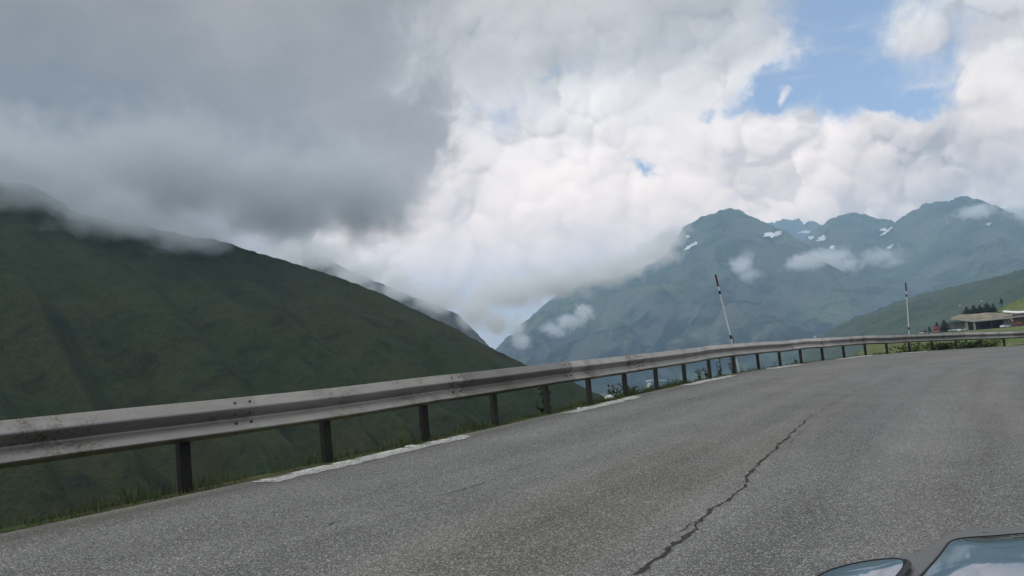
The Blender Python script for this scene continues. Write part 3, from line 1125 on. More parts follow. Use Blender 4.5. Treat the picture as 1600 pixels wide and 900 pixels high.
for i, (px, off, h, sp, ns, lv, ls, lab) in enumerate(WEEDS):
    leafy('weed', verge_pt(px, off), h * 0.8, sp * 0.9, ns, int(lv * 0.8), ls * 0.85, M_LEAF, 200 + i, lab, 'weed', 'weeds behind the guardrail')

BUSHES = [(1340, -1.3, 0.40, 0.94, M_LEAF3, 'dark bush at the left end of the green bank under the far rail'),
          (1368, -1.2, 0.38, 1.08, M_LEAF2, 'olive bush on the green bank left of the upright snow pole'),
          (1405, -1.5, 0.40, 1.22, M_LEAF2, 'green bush on the bank just below the upright snow pole'),
          (1437, -1.5, 0.35, 1.08, M_LEAF3, 'dim bush on the bank right of the upright snow pole'),
          (1475, -1.6, 0.44, 1.49, M_LEAF2, 'bright yellow-green bush under the rail below the conifers'),
          (1500, -1.0, 0.42, 0.81, M_LEAF3, 'dark round bush against a post under the far rail'),
          (1522, -1.6, 0.40, 1.22, M_LEAF2, 'pale bush under the rail below the building pillars'),
          (1552, -1.4, 0.40, 1.22, M_LEAF3, 'dusty bush under the rail below the dark doorway'),
          (1583, -1.5, 0.42, 1.35, M_LEAF2, 'mottled bush under the rail at the right edge')]
for i, (px, off, h, sp, mt, lab) in enumerate(BUSHES):
    leafy('bush', verge_pt(px, off), h, sp, 26, 34, 0.13, mt, 300 + i, lab, 'bush', 'bushes on the bank beyond the far rail', 0.05)

# white stone lying by the seventh post, thin stake
bm = bmesh.new()
bmesh.ops.create_icosphere(bm, subdivisions=3, radius=0.09)
for v_ in bm.verts:
    v_.co *= 1 + 0.35 * float(perlin(np.array([v_.co.x * 14]), np.array([v_.co.y * 14 + v_.co.z * 9]), 3)[0])
    v_.co.z *= 0.7
st = bm_obj('stone', bm, plain('pale_stone', (0.55, 0.54, 0.50), 0.9), smooth=True)
q = verge_pt(972, -0.28)
st.location = q + Vector((0, 0, 0.04))
tag(st, 'small whitish stone on the verge beside the seventh post', 'stone')
q = verge_pt(1168, -0.35)
bm = bmesh.new()
add_tube(bm, (0, 0, -0.2), (0.02, 0, 1.15), 0.022, 0.020, 10)
sk = bm_obj('stake', bm, plain('grey_stake', (0.16, 0.16, 0.155), 0.8))
sk.location = q
tag(sk, 'thin grey stake behind the rail right of the leaning snow pole', 'stake')

# ================================================================== SNOW POLES
M_PWHITE = plain('pole_white', (0.62, 0.60, 0.58), 0.5, 0, 0.12, 3.0)
M_PRED = plain('pole_red', (0.085, 0.012, 0.016), 0.5, 0, 0.3, 5.0)
M_PBLACK = plain('pole_black', (0.018, 0.014, 0.016), 0.6)


def snow_pole(top_px, cross_px, off, label):
    """a marker pole behind the rail whose line runs through two directions of the photograph"""
    best = None
    for s in np.arange(s_of_px(cross_px[0]) - 3, s_of_px(cross_px[0]) + 4, 0.05):
        f = edge_at(float(s), off) - Vector((0, 0, 0.5))
        u, v, d = project(f)
        e = abs((u - top_px[0]) * (cross_px[1] - top_px[1]) - (v - top_px[1]) * (cross_px[0] - top_px[0]))
        if best is None or e < best[0]: best = (e, f, d)
    foot, d = best[1], best[2]
    top = at(*top_px, d)
    low = foot.lerp(top, (cross_px[1] - project(foot)[1]) / (top_px[1] - project(foot)[1]))
    root = empty('snow_pole', foot)
    tag(root, label, 'snow pole', 'striped snow poles behind the guardrail')
    full = top - foot
    L = full.length
    u = full / L
    r = 0.026
    vis = (top - low).length

    def seg(name, a, b, mat, rr, extra=False):
        bm = bmesh.new()
        add_tube(bm, u * a, u * b, rr, rr, 14)
        return bm_obj(name, bm, mat, root)
    seg('pole', 0, L - vis * 0.165, M_PWHITE, r)
    seg('tip', L - vis * 0.165, L, M_PRED, r + 0.005)
    bm = bmesh.new()
    add_tube(bm, u * L, u * (L + 0.02), r + 0.002, r * 0.5, 14)
    bm_obj('cap', bm, M_PBLACK, root)
    seg('band', L - vis * 0.275, L - vis * 0.225, M_PBLACK, r + 0.007)
    seg('band', L - vis * 0.93, L - vis * 0.875, M_PBLACK, r + 0.007)
    return root


snow_pole((1118, 430), (1144.5, 537), -0.95, 'red tipped white snow pole leaning to the left behind the rail')
snow_pole((1415, 442), (1420.5, 521), -0.75, 'red tipped white snow pole standing nearly upright near the far bend')

# ================================================================== HAMLET
HD = 300.0


def ground_under(p, keys=('meadow', 'knoll', 'slope')):
    zs = []
    for k in keys:
        h = TERR[k].ray_cast(Vector((p.x, p.y, 400)), Vector((0, 0, -1)))
        if h[0] is not None: zs.append(h[0].z)
    return max(zs) if zs else p.z


def face_frame(p):
    """local axes of a building that faces the road: x to the right, y away from the camera"""
    return math.atan2(p.y, p.x) - math.pi / 2


M_WALLD = plain('weathered_stone_wall', (0.085, 0.09, 0.075), 0.9, 0, 0.3, 0.6)
M_WALLG = plain('grey_render', (0.13, 0.125, 0.12), 0.9, 0, 0.2, 0.5)
M_WALLB = plain('brown_wall', (0.10, 0.075, 0.065), 0.9, 0, 0.2, 0.5)
M_ROOFT = plain('tan_roof', (0.23, 0.20, 0.145), 0.8, 0, 0.35, 0.25)
M_ROOFL = plain('light_roof_edge', (0.34, 0.31, 0.27), 0.8, 0, 0.25, 0.4)
M_ROOFW = plain('white_roof', (0.80, 0.80, 0.78), 0.5, 0, 0.06)
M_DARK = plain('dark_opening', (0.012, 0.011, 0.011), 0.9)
M_DARKRED = plain('dark_red_paint', (0.14, 0.02, 0.03), 0.6)
M_PILLAR = plain('pillar_render', (0.24, 0.24, 0.21), 0.9)

c0 = at(1530, 516, HD)
gz = ground_under(c0)
BZ = at(1535, 517, HD).z - 0.4
PXM = HD / FPX                        # metres for one photo pixel out there
bl = empty('building', (c0.x, c0.y, BZ), face_frame(c0))
tag(bl, 'long low building with a wide tan roof over dark open bays', 'building')
roll_s = math.tan(ROLL)


def L_(px, py):
    """local x, z on the building's front plane for a place in the photograph"""
    p = at(px, py, HD)
    rel = p - Vector((c0.x, c0.y, BZ))
    a = face_frame(c0)
    return rel.x * math.cos(a) + rel.y * math.sin(a), rel.z


def front_box(name, x0, x1, z0, z1, y0, y1, mat, parent):
    bm = bmesh.new()
    add_box(bm, ((x0 + x1) / 2, (y0 + y1) / 2, (z0 + z1) / 2), (x1 - x0, y1 - y0, z1 - z0), 0, 0.03)
    return bm_obj(name, bm, mat, parent)


xl = L_(1481, 505)[0]; x2 = L_(1511, 505)[0]; x3 = L_(1530, 505)[0]; x4 = L_(1568, 503)[0]; x5 = L_(1583, 503)[0]; x6 = L_(1625, 500)[0]
zr = L_(1540, 499)[1]
front_box('wall', xl, x2, -2.0, zr + 0.1, 0.4, 9.0, M_WALLD, bl)
front_box('wall', x2 + 0.3, x3, -2.0, zr - 0.1, 1.6, 9.0, M_WALLB, bl)
bk = front_box('wall', x3, x4, -2.0, zr + 0.2, 3.2, 9.0, M_WALLB, bl)
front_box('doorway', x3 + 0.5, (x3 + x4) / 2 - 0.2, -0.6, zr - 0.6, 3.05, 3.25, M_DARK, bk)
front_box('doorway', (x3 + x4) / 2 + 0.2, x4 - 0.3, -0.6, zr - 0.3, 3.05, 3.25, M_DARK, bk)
front_box('wall', x4, x5, -2.0, zr + 0.4, 0.3, 9.0, M_WALLG, bl)
front_box('wall', x5, x6, -2.0, zr + 0.9, 1.0, 9.0, M_WALLB, bl)
for px in (1509.5, 1522):
    x, _ = L_(px, 505)
    front_box('pillar', x - 0.42, x + 0.42, -2.0, zr - 0.25, -0.3, 0.35, M_PILLAR, bl)
# the big sloping roof slab, its front eave sagging to the left of the middle
prof_f = [(1484, 497.5), (1496, 498.2), (1509, 500.5), (1521, 501.2), (1540, 499.8), (1556, 498.0), (1572, 496.4), (1590, 494.0), (1604, 492.0), (1625, 490.5)]
prof_b = [(1488, 494.8), (1499, 491.5), (1512, 491.0), (1528, 490.0), (1540, 488.6), (1556, 488.6), (1570, 490.6), (1590, 491.6), (1604, 490.6), (1625, 489.2)]
V, Fc = [], []
for (f, b) in zip(prof_f, prof_b):
    fx, fz = L_(*f)
    p = at(*b, HD + 11)
    rel = p - Vector((c0.x, c0.y, BZ))
    a = face_frame(c0)
    bx, bz = rel.x * math.cos(a) + rel.y * math.sin(a), rel.z
    V += [(fx, -0.9, fz + 0.0), (bx, 10.5, bz), (bx, 10.5, bz - 0.35), (fx, -0.9, fz - 0.42)]
n_ = len(prof_f)
for i in range(n_ - 1):
    k = 4 * i
    for j in range(4):
        Fc.append((k + j, k + (j + 1) % 4, k + 4 + (j + 1) % 4, k + 4 + j))
Fc += [(0, 1, 2, 3), tuple(4 * (n_ - 1) + j for j in (3, 2, 1, 0))]
rf = mesh_obj('roof', V, Fc, M_ROOFT, bl)
V2 = []
Fc2 = []
for i, f in enumerate(prof_f):
    fx, fz = L_(*f)
    V2 += [(fx, -0.95, fz + 0.03), (fx, -0.95, fz - 0.45), (fx, -0.91, fz - 0.45), (fx, -0.91, fz + 0.03)]
    if i:
        k = 4 * i
        for j in range(4):
            Fc2.append((k - 4 + j, k - 4 + (j + 1) % 4, k + (j + 1) % 4, k + j))
mesh_obj('fascia', V2, Fc2, M_ROOFL, rf)
# annexe behind with a bright white roof
p2 = at(1588, 494, HD + 20)
an = empty('shed', (p2.x, p2.y, p2.z - 5), face_frame(p2))
tag(an, 'shed with a bright white roof behind the right end of the tan roof', 'shed')
rel = lambda px, py, d: ((at(px, py, d) - Vector(an.location)).dot(Vector((math.cos(an.rotation_euler.z), math.sin(an.rotation_euler.z), 0))), (at(px, py, d) - Vector(an.location)).z)
wx0, wz0 = rel(1571, 490, HD + 20)
wx1, wz1 = rel(1622, 490, HD + 20)
front_box('wall', wx0 + 0.4, wx1, 0, wz0 - 0.35, 0, 7, M_WALLB, an)
front_box('door', wx0 + 0.6, wx0 + 1.5, wz0 - 1.4, wz0 + 0.1, -0.12, 0.02, M_DARKRED, an)
V, Fc = [], []
for i, (px, py) in enumerate([(1567, 486.8), (1580, 487.9), (1590, 488.4), (1604, 487.4), (1622, 486.0)]):
    x, z = rel(px, py, HD + 20)
    V += [(x, -1.0, z), (x, 8, z + 0.6), (x, 8, z + 0.3), (x, -1.0, z - 0.34)]
    if i:
        k = 4 * i
        for j in range(4):
            Fc.append((k - 4 + j, k - 4 + (j + 1) % 4, k + (j + 1) % 4, k + j))
Fc += [(0, 1, 2, 3), (19, 18, 17, 16)]
mesh_obj('roof', V, Fc, M_ROOFW, an)

# small houses far out on the green slope and in the valley
M_HWALL = plain('house_wall', (0.62, 0.60, 0.56), 0.9, 0, 0.1)
M_HROOF = plain('slate_roof', (0.16, 0.16, 0.17), 0.7)


def house(px, py, keys, size, label):
    q = hit(keys, px, py)
    if q is None: return
    h = empty('house', q[0], random.uniform(0, 1.5))
    tag(h, label, 'house', 'tiny houses on the far slopes')
    w, d, z = size
    front_box('wall', -w / 2, w / 2, -2, z, -d / 2, d / 2, M_HWALL, h)
    V = [(-w / 2 - .3, -d / 2 - .3, z), (w / 2 + .3, -d / 2 - .3, z), (w / 2 + .3, d / 2 + .3, z), (-w / 2 - .3, d / 2 + .3, z), (-w / 2 - .3, 0, z + d * .4), (w / 2 + .3, 0, z + d * .4)]
    mesh_obj('roof', V, [(0, 1, 5, 4), (2, 3, 4, 5), (0, 4, 3), (1, 2, 5), (3, 2, 1, 0)], M_HROOF, h)


house(1500, 478, ['slope'], (3.0, 2.4, 2.2), 'lone white house on the green slope above the conifer row')
house(1273, 527, ['ground', 'slope', 'shoulder'], (11, 7, 6), 'white house in the valley just above the kinked rail')
house(1534, 471, ['slope'], (3, 2.4, 1.8), 'pale speck of a house higher on the green slope')

# ------------------------------------------------------------------ conifers
M_NEEDLE = grass_material('conifer_needles', (0.016, 0.028, 0.022), (0.024, 0.038, 0.026), (0.03, 0.045, 0.03))
M_BARK = plain('bark', (0.05, 0.04, 0.032), 0.95)


def conifer_meshes(seed, slim):
    rnd = random.Random(seed)
    bt = bmesh.new()
    add_tube(bt, (0, 0, -0.8), (0, 0, 0.9), 0.045, 0.006, 8)
    V, Fc = [], []
    z = 0.06
    while z < 0.985:
        rad = slim * (1 - z) ** 0.75 * rnd.uniform(0.78, 1.1) + 0.012
        n = max(6, int(20 * (1 - z) + 6))
        for k in range(n):
            a = rnd.uniform(0, 2 * math.pi)
            rr_ = rad * rnd.uniform(0.55, 1.12)
            dr = Vector((math.cos(a), math.sin(a), 0))
            sd_ = Vector((-dr.y, dr.x, 0))
            for f0, f1 in ((0.15, 0.6), (0.5, 1.0)):
                p0 = dr * rr_ * f0 + Vector((0, 0, z - 0.02 * f0))
                p1 = dr * rr_ * f1 + Vector((0, 0, z - 0.075 * f1 + rnd.uniform(-.015, .015)))
                w = 0.05 * (1.2 - f0) * (1.1 - z * 0.6)
                i = len(V)
                V += [p0 - sd_ * w, p0 + sd_ * w, p1 + sd_ * w * 0.5 + Vector((0, 0, rnd.uniform(-.02, .01))), p1 - sd_ * w * 0.5]
                Fc.append((i, i + 1, i + 2, i + 3))
        z += 0.036
    return bt, V, Fc


bt, V, Fc = conifer_meshes(1, 0.92)
tree0 = empty('conifer_tree', (0, 0, 0))
bm_obj('trunk', bt, M_BARK, tree0)
mesh_obj('crown', V, Fc, M_NEEDLE, tree0)
bt, V, Fc = conifer_meshes(2, 0.46)
tree1 = empty('conifer_tree', (0, 0, 0))
bm_obj('trunk', bt, M_BARK, tree1)
mesh_obj('crown', V, Fc, M_NEEDLE, tree1)
TREES = [(tree0, 1477, 519, 499, HD + 8, 'bushy conifer at the left end of the long building'),
         (tree1, 1465, 517, 502, HD + 40, 'little pointed conifer rising behind the red van'),
         (tree0, 1512, 495, 478, HD + 26, 'first and leftmost dark conifer of the row above the tan roof'),
         (tree0, 1523, 495, 475.5, HD + 28, 'second conifer of the row above the tan roof, broad and dark'),
         (tree0, 1533, 494, 475.5, HD + 30, 'third conifer of the row above the tan roof, squeezed between two taller ones'),
         (tree0, 1544, 493, 472, HD + 28, 'fourth and tallest conifer of the row above the tan roof'),
         (tree1, 1553.5, 490, 473, HD + 40, 'slender paler conifer standing apart right of the dark row'),
         (tree1, 1565, 474, 465, HD + 100, 'small lone conifer on the skyline of the sunny hillock'),
         (tree1, 1453, 518, 509, HD + 30, 'faint stubby tree left of the red van')]
used = set()
for proto, px, yb, yt, d, lab in TREES:
    o = proto if proto.name not in used else copy_tree(proto)
    used.add(proto.name)
    p0, p1 = at(px, yb, d), at(px, yt, d)
    h = (p1 - p0).z
    o.location = p0
    o.scale = (h * 1.05, h * 1.05, h)
    o.rotation_euler.z = random.uniform(0, 6.28)
    tag(o, lab, 'tree', 'conifers round the hamlet')

# ------------------------------------------------------------------ vehicles in the hamlet
M_CARW = plain('white_car_paint', (0.75, 0.75, 0.74), 0.3, 0, 0.05)
M_CARS = plain('silver_car_paint', (0.42, 0.45, 0.46), 0.3, 0.2, 0.05)
M_VANR = plain('red_van_paint', (0.30, 0.035, 0.045), 0.4, 0, 0.1)
M_ORANGE = plain('orange_machine_paint', (0.26, 0.075, 0.035), 0.5, 0, 0.2)
M_GLASS = plain('car_glass', (0.02, 0.025, 0.03), 0.08, 0, 0.05)
M_TYRE = plain('tyre', (0.02, 0.02, 0.02), 0.9)
M_MACH = plain('machine_steel', (0.06, 0.055, 0.05), 0.7)


def prism(bm, prof, y0, y1, inset=0.0):
    """side outline (x, z) pulled across the width"""
    a = [bm.verts.new((x, y0, z)) for x, z in prof]
    b = [bm.verts.new((x, y1, z)) for x, z in prof]
    n = len(prof)
    for i in range(n):
        j = (i + 1) % n
        bm.faces.new((a[i], a[j], b[j], b[i]))
    bm.faces.new(a[::-1]); bm.faces.new(b)


def wheel(parent, x, y, r=0.32, w=0.2):
    bm = bmesh.new()
    add_tube(bm, (x, y - w / 2, r), (x, y + w / 2, r), r, r, 18)
    return bm_obj('wheel', bm, M_TYRE, parent)


def small_car(p, rz, mat, label, scale=1.0):
    c = empty('parked_car', p, rz)
    c.scale = (scale,) * 3
    tag(c, label, 'car', 'cars parked by the hamlet')
    bm = bmesh.new()
    prism(bm, [(-2.05, .3), (-2.1, .75), (-1.95, .95), (-1.2, 1.0), (1.0, .92), (1.9, .78), (2.1, .55), (2.05, .3)], -0.86, 0.86)
    bmesh.ops.bevel(bm, geom=bm.edges[:], offset=0.06, segments=2, affect='EDGES')
    bm_obj('body', bm, mat, c)
    bm = bmesh.new()
    prism(bm, [(-1.75, .97), (-1.35, 1.46), (0.1, 1.5), (0.95, .93)], -0.74, 0.74)
    bmesh.ops.bevel(bm, geom=bm.edges[:], offset=0.07, segments=2, affect='EDGES')
    cab = bm_obj('cabin', bm, M_GLASS, c)
    bm = bmesh.new()
    add_box(bm, (-0.62, 0, 1.49), (1.35, 1.3, 0.05), 0, 0.02)
    bm_obj('roof', bm, mat, cab)
    for x in (-1.3, 1.3):
        for y in (-0.8, 0.8):
            wheel(c, x, y)
    return c


def ground_pt(px, py, d):
    p = at(px, py, d)
    p.z = ground_under(p, ('meadow',)) - 0.02
    return p


small_car(ground_pt(1444.5, 520.5, HD + 10), 0.5, M_CARS, 'silver car parked left of the red van, half hidden by the rail')
small_car(ground_pt(1488, 517.5, HD - 10), 1.5, M_CARS, 'pale grey car parked in front of the stone wall')
small_car(ground_pt(1499, 517.3, HD - 12), 1.0, M_CARW, 'brightest white car parked before the left pillar', 0.85)
small_car(ground_pt(1505.5, 517.0, HD - 11), 1.3, M_CARS, 'grey car parked right beside the brightest white one', 0.85)
small_car(ground_pt(1571, 512.0, HD - 14), 0.4, M_CARW, 'white car parked in front of the dark doorway near the excavator', 0.9)

p = ground_pt(1463.5, 519.5, HD)
van = empty('van', p, face_frame(p))
tag(van, 'red box van seen end on, between the conifers and the silver car', 'van')
bm = bmesh.new()
add_box(bm, (0, 1.6, 1.55), (2.1, 3.6, 2.1), 0, 0.08)
bm_obj('box', bm, M_VANR, van)
bm = bmesh.new()
prism(bm, [(-0.98, .45), (-1.0, 1.4), (-0.8, 2.05), (0.8, 2.05), (1.0, 1.4), (0.98, .45)], -1.6, -0.3)
bmesh.ops.bevel(bm, geom=bm.edges[:], offset=0.08, segments=2, affect='EDGES')
cab = bm_obj('cab', bm, plain('pale_red_paint', (0.42, 0.12, 0.12), 0.4), van)
bm = bmesh.new()
add_box(bm, (0, -1.62, 1.5), (1.6, 0.04, 0.6), 0, 0.015)
bm_obj('windscreen', bm, M_GLASS, cab)
for x in (-0.9, 0.9):
    for y in (-0.9, 2.6):
        bm = bmesh.new()
        add_tube(bm, (x - 0.12, y, 0.4), (x + 0.12, y, 0.4), 0.4, 0.4, 16)
        bm_obj('wheel', bm, M_TYRE, van)

p = ground_pt(1589, 512.0, HD - 12)
ex = empty('excavator', p, face_frame(p))
tag(ex, 'orange red excavator with raised arm at the right end of the building', 'excavator')
for y in (-0.9, 0.9):
    bm = bmesh.new()
    prism(bm, [(-1.5, .15), (-1.7, .4), (-1.5, .7), (1.5, .7), (1.7, .4), (1.5, .15), (1.3, 0.0), (-1.3, 0.0)], y - 0.25, y + 0.25)
    bm_obj('track', bm, M_MACH, ex)
bm = bmesh.new()
add_box(bm, (0.3, 0, 1.25), (2.6, 2.0, 0.95), 0, 0.12)
add_box(bm, (0.0, 0, 0.75), (1.0, 1.0, 0.2))
body = bm_obj('body', bm, M_ORANGE, ex)
bm = bmesh.new()
prism(bm, [(-0.9, 1.0), (-0.95, 1.9), (-0.6, 2.5), (0.1, 2.5), (0.2, 1.0)], -1.0, -0.1)
cab = bm_obj('cab', bm, M_ORANGE, ex)
bm = bmesh.new()
add_box(bm, (-0.4, -1.02, 2.0), (0.8, 0.03, 0.7), 0, 0.01)
bm_obj('window', bm, M_GLASS, cab)
bm = bmesh.new()
add_tube(bm, (-0.6, 0.4, 1.3), (-1.5, 0.4, 3.1), 0.2, 0.16, 8)
bm_obj('boom', bm, plain('pale_boom_paint', (0.45, 0.40, 0.36), 0.6), ex)
bm = bmesh.new()
add_tube(bm, (-1.5, 0.4, 3.1), (-2.5, 0.4, 2.0), 0.15, 0.11, 8)
ar = bm_obj('arm', bm, M_ORANGE, ex)
bm = bmesh.new()
prism(bm, [(-2.5, 2.05), (-2.95, 1.75), (-2.85, 1.3), (-2.4, 1.25), (-2.3, 1.8)], 0.05, 0.75)
bm_obj('bucket', bm, M_MACH, ar)

# ================================================================== CAR NOSE, LOWER RIGHT
M_CARBODY = plain('dull_grey_paint', (0.108, 0.102, 0.097), 0.45, 0.2, 0.05, 3.0, 0.4)
m, nt, b = new_mat('glossy_dark_pane', 0.03, 0.6, 1.0)
pn = noise(nt, position(nt), 3.0, 3, 0.5)
nt.links.new(rgb_mix(nt, pn, (0.31, 0.35, 0.38), (0.40, 0.41, 0.43)), b.inputs['Base Color'])
M_PANE = m
M_SEAL = plain('black_rubber', (0.012, 0.012, 0.013), 0.6)
TILT = math.tan(R(4.4))
CZ = 0.705


def on_car(px, py, up=0.0):
    # the upper surface of the nose dips gently away from the camera
    v = ray(px, py)
    # z = CZ + up - TILT*(y-1)
    t = (CZ + up + TILT - EYE.z) / (v.z + TILT * v.y)
    return EYE + v * t


def smooth_poly(pts, n=6, closed=False):
    out = []
    m = len(pts)
    rng_ = range(m if closed else m - 1)
    for i in rng_:
        g = lambda k: pts[(k) % m] if closed else pts[min(max(k, 0), m - 1)]
        p0, p1, p2, p3 = g(i - 1), g(i), g(i + 1), g(i + 2)
        for j in range(n):
            t = j / n
            out.append(tuple(0.5 * ((2 * p1[a]) + (-p0[a] + p2[a]) * t + (2 * p0[a] - 5 * p1[a] + 4 * p2[a] - p3[a]) * t * t + (-p0[a] + 3 * p1[a] - 3 * p2[a] + p3[a]) * t ** 3) for a in range(2)))
    if not closed: out.append(pts[-1])
    return out


car_outer = smooth_poly([(1225, 935), (1250, 912), (1278, 896), (1300, 886), (1340, 877), (1385, 870), (1420, 864), (1442, 856), (1463, 843), (1480, 833), (1500, 827), (1540, 823), (1600, 818.5), (1700, 812), (1850, 815), (2000, 840)], 6)
top = [on_car(*p) for p in car_outer]
car_root = empty('car', (0.9, 0.4, 0.0))
CL = Vector(car_root.location)
tag(car_root, 'grey car nose with two glossy dark panes reflecting clouds, cut off at the lower right', 'car')
# rounded outer edge: rings rolling over from the top surface down the flank
cen = Vector((1.15, 0.30, 0.5))
rings = []
for (inn, dz) in ((-0.06, 0.0), (-0.012, 0.0), (0.0, -0.002), (0.012, -0.009), (0.020, -0.024), (0.026, -0.06), (0.05, -0.20), (0.05, -0.42), (0.0, -0.50)):
    ring = []
    for i, p in enumerate(top):
        a, b_ = top[max(i - 1, 0)], top[min(i + 1, len(top) - 1)]
        d = (b_ - a); d.z = 0; d.normalize()
        out = Vector((-d.y, d.x, 0))
        ring.append(p + out * inn + Vector((0, 0, dz - TILT * (out * inn).y)))
    rings.append(ring)
V = [v - CL for r_ in rings for v in r_]
m_ = len(top)
Fc = []
for k in range(len(rings) - 1):
    for i in range(m_ - 1):
        Fc.append((k * m_ + i, k * m_ + i + 1, (k + 1) * m_ + i + 1, (k + 1) * m_ + i))
# bonnet sheet from the inner ring back towards the car, three rows
back = []
for p in rings[0]:
    q = Vector((p.x + 0.12, -0.5, CZ - TILT * (-0.5 - 1) - 0.02))
    back.append(q)
for f in (0.33, 0.66, 1.0):
    for i, p in enumerate(rings[0]):
        q = p.lerp(back[i], f)
        q.z = CZ - TILT * (q.y - 1)
        V.append(q - CL)
o0 = len(rings) * m_
for i in range(m_ - 1):
    Fc.append((i, o0 + i, o0 + i + 1, i + 1))
    for k in range(2):
        Fc.append((o0 + k * m_ + i, o0 + (k + 1) * m_ + i, o0 + (k + 1) * m_ + i + 1, o0 + k * m_ + i + 1))
body = mesh_obj('body', V, Fc, M_CARBODY, car_root, True)


def pane(name, outline, lift, mat, parent, crown=0.0):
    bm = bmesh.new()
    pts = [on_car(*p, up=lift) for p in outline]
    c = sum(pts, Vector()) / len(pts)
    ringsP = []
    for f in (1.0, 0.994, 0.985, 0.97, 0.8, 0.55, 0.3):
        ringsP.append([bm.verts.new(c.lerp(p, f) + Vector((0, 0, crown * (1 - f * f) + (-0.0015 if f == 1.0 else 0.0))) - CL) for p in pts])
    cv = bm.verts.new(c + Vector((0, 0, crown)) - CL)
    n = len(pts)
    for a, b_ in zip(ringsP[:-1], ringsP[1:]):
        for i in range(n):
            j = (i + 1) % n
            bm.faces.new((a[i], a[j], b_[j], b_[i]))
    for i in range(n):
        bm.faces.new((ringsP[-1][i], ringsP[-1][(i + 1) % n], cv))
    return bm_obj(name, bm, mat, parent, True)


def seal(outline, lift, w, parent):
    pts = [on_car(*p, up=lift) for p in outline]
    c = sum(pts, Vector()) / len(pts)
    V, Fc = [], []
    n = len(pts)
    for i, p in enumerate(pts):
        a, b_ = pts[i - 1], pts[(i + 1) % n]
        d = (b_ - a).normalized()
        o = d.cross(Vector((0, 0, 1)))
        if o.dot(p - c) < 0: o = -o
        V += [p - CL + Vector((0, 0, -0.002)), p + o * w - CL + Vector((0, 0, -0.002)), p + o * w - CL + Vector((0, 0, 0.001)), p - CL + Vector((0, 0, 0.001))]
    for i in range(n):
        k, l = 4 * i, 4 * ((i + 1) % n)
        for j in range(4):
            Fc.append((k + j, k + (j + 1) % 4, l + (j + 1) % 4, l + j))
    return mesh_obj('seal', V, Fc, M_SEAL, parent)


g1 = smooth_poly([(1262, 915), (1282, 899), (1305, 889), (1340, 880), (1378, 874.5), (1402, 873.5), (1411, 877), (1410, 886), (1402, 896), (1392, 908), (1370, 930), (1310, 935)], 5, True)
g2 = smooth_poly([(1432, 915), (1447, 893), (1462, 876), (1474, 861), (1482, 850), (1492, 844), (1512, 840.5), (1550, 838), (1600, 834), (1700, 828), (1800, 835), (1850, 870), (1800, 940), (1600, 960), (1460, 945)], 5, True)
pa = pane('window', g1, 0.004, M_PANE, car_root, 0.002)
pb = pane('window', g2, 0.004, M_PANE, car_root, 0.004)
seal(g1, 0.0025, 0.0018, pa)
seal(g2, 0.0025, 0.0018, pb)
tri = [(1412, 873), (1420, 874.5), (1424, 879), (1422, 886), (1412, 898), (1402, 912), (1394, 909), (1404, 896), (1412, 886), (1413, 878)]
pane('seal', tri, 0.006, M_SEAL, pa)

# ================================================================== CLOUDS AND HAZE
def cloud(name, blobs, dens, nscale, amp, label, edge=0.30, detail=5.0, aniso=0.0, step=0.4, color=(1, 1, 1), kind='stuff', seed=0.0, billow=False, dist=0.0):
    """a real cloud: lumps of droplets (centre, radii) roughened by noise, filling a closed hull"""
    m = bpy.data.materials.new(name)
    m.use_nodes = True
    nt = m.node_tree
    nt.nodes.clear()
    out = nt.nodes.new('ShaderNodeOutputMaterial')
    vol = nt.nodes.new('ShaderNodeVolumePrincipled')
    vol.inputs['Color'].default_value = (*color, 1)
    vol.inputs['Anisotropy'].default_value = aniso
    nt.links.new(vol.outputs[0], out.inputs['Volume'])
    p = position(nt)
    f = None
    for (c, r) in blobs:
        q = vec_math(nt, 'DIVIDE', vec_math(nt, 'SUBTRACT', p, tuple(c)), tuple(r))
        g = 1.0 - X(nt, vec_math(nt, 'LENGTH', q))
        f = g if f is None else f.op('SMOOTH_MAX', g, 0.15)
    ps_ = vec_math(nt, 'ADD', p, (seed * 913.0, seed * 411.0, seed * 77.0))
    n = noise(nt, ps_, 1.0 / nscale, detail, 0.62, dist)
    if billow:
        v = voronoi(nt, ps_, 1.0 / nscale, 1.5, 0.5, 'F1')
        n = n * 0.6 + (1.0 - v) * 0.40 + 0.06
    d = (f + (n - 0.5) * amp).step(0.0, edge) * dens
    d.put(vol.inputs['Density'])
    m.cycles.volume_step_rate = step
    bm = bmesh.new()
    k = 1.0 + amp * 0.20
    for (c, r) in blobs:
        bmesh.ops.create_icosphere(bm, subdivisions=3, radius=1.0, matrix=Matrix.Translation(c) @ Matrix.Diagonal((r[0] * k, r[1] * k, r[2] * k, 1)))
    o = bm_obj(name, bm, m)
    if len(blobs) > 1:
        md = o.modifiers.new('merge', 'REMESH')
        md.mode = 'VOXEL'
        md.voxel_size = max(0.01, min(min(r) for c, r in blobs) * 0.22)
        dg = bpy.context.evaluated_depsgraph_get()
        me = bpy.data.meshes.new_from_object(o.evaluated_get(dg))
        o.modifiers.clear()
        o.data = me
        if not me.materials: me.materials.append(m)
    return tag(o, label, 'cloud', kind=kind) if kind == 'stuff' else tag(o, label, 'cloud', 'wisps of cloud on the mountains')


def cb(px, py, d, rx, ry, rd):
    """a lump round a direction at distance d; rx, ry in photo pixels, rd the depth in metres"""
    k = d / FPX
    return (at(px, py, d), (rx * k, rd, ry * k))


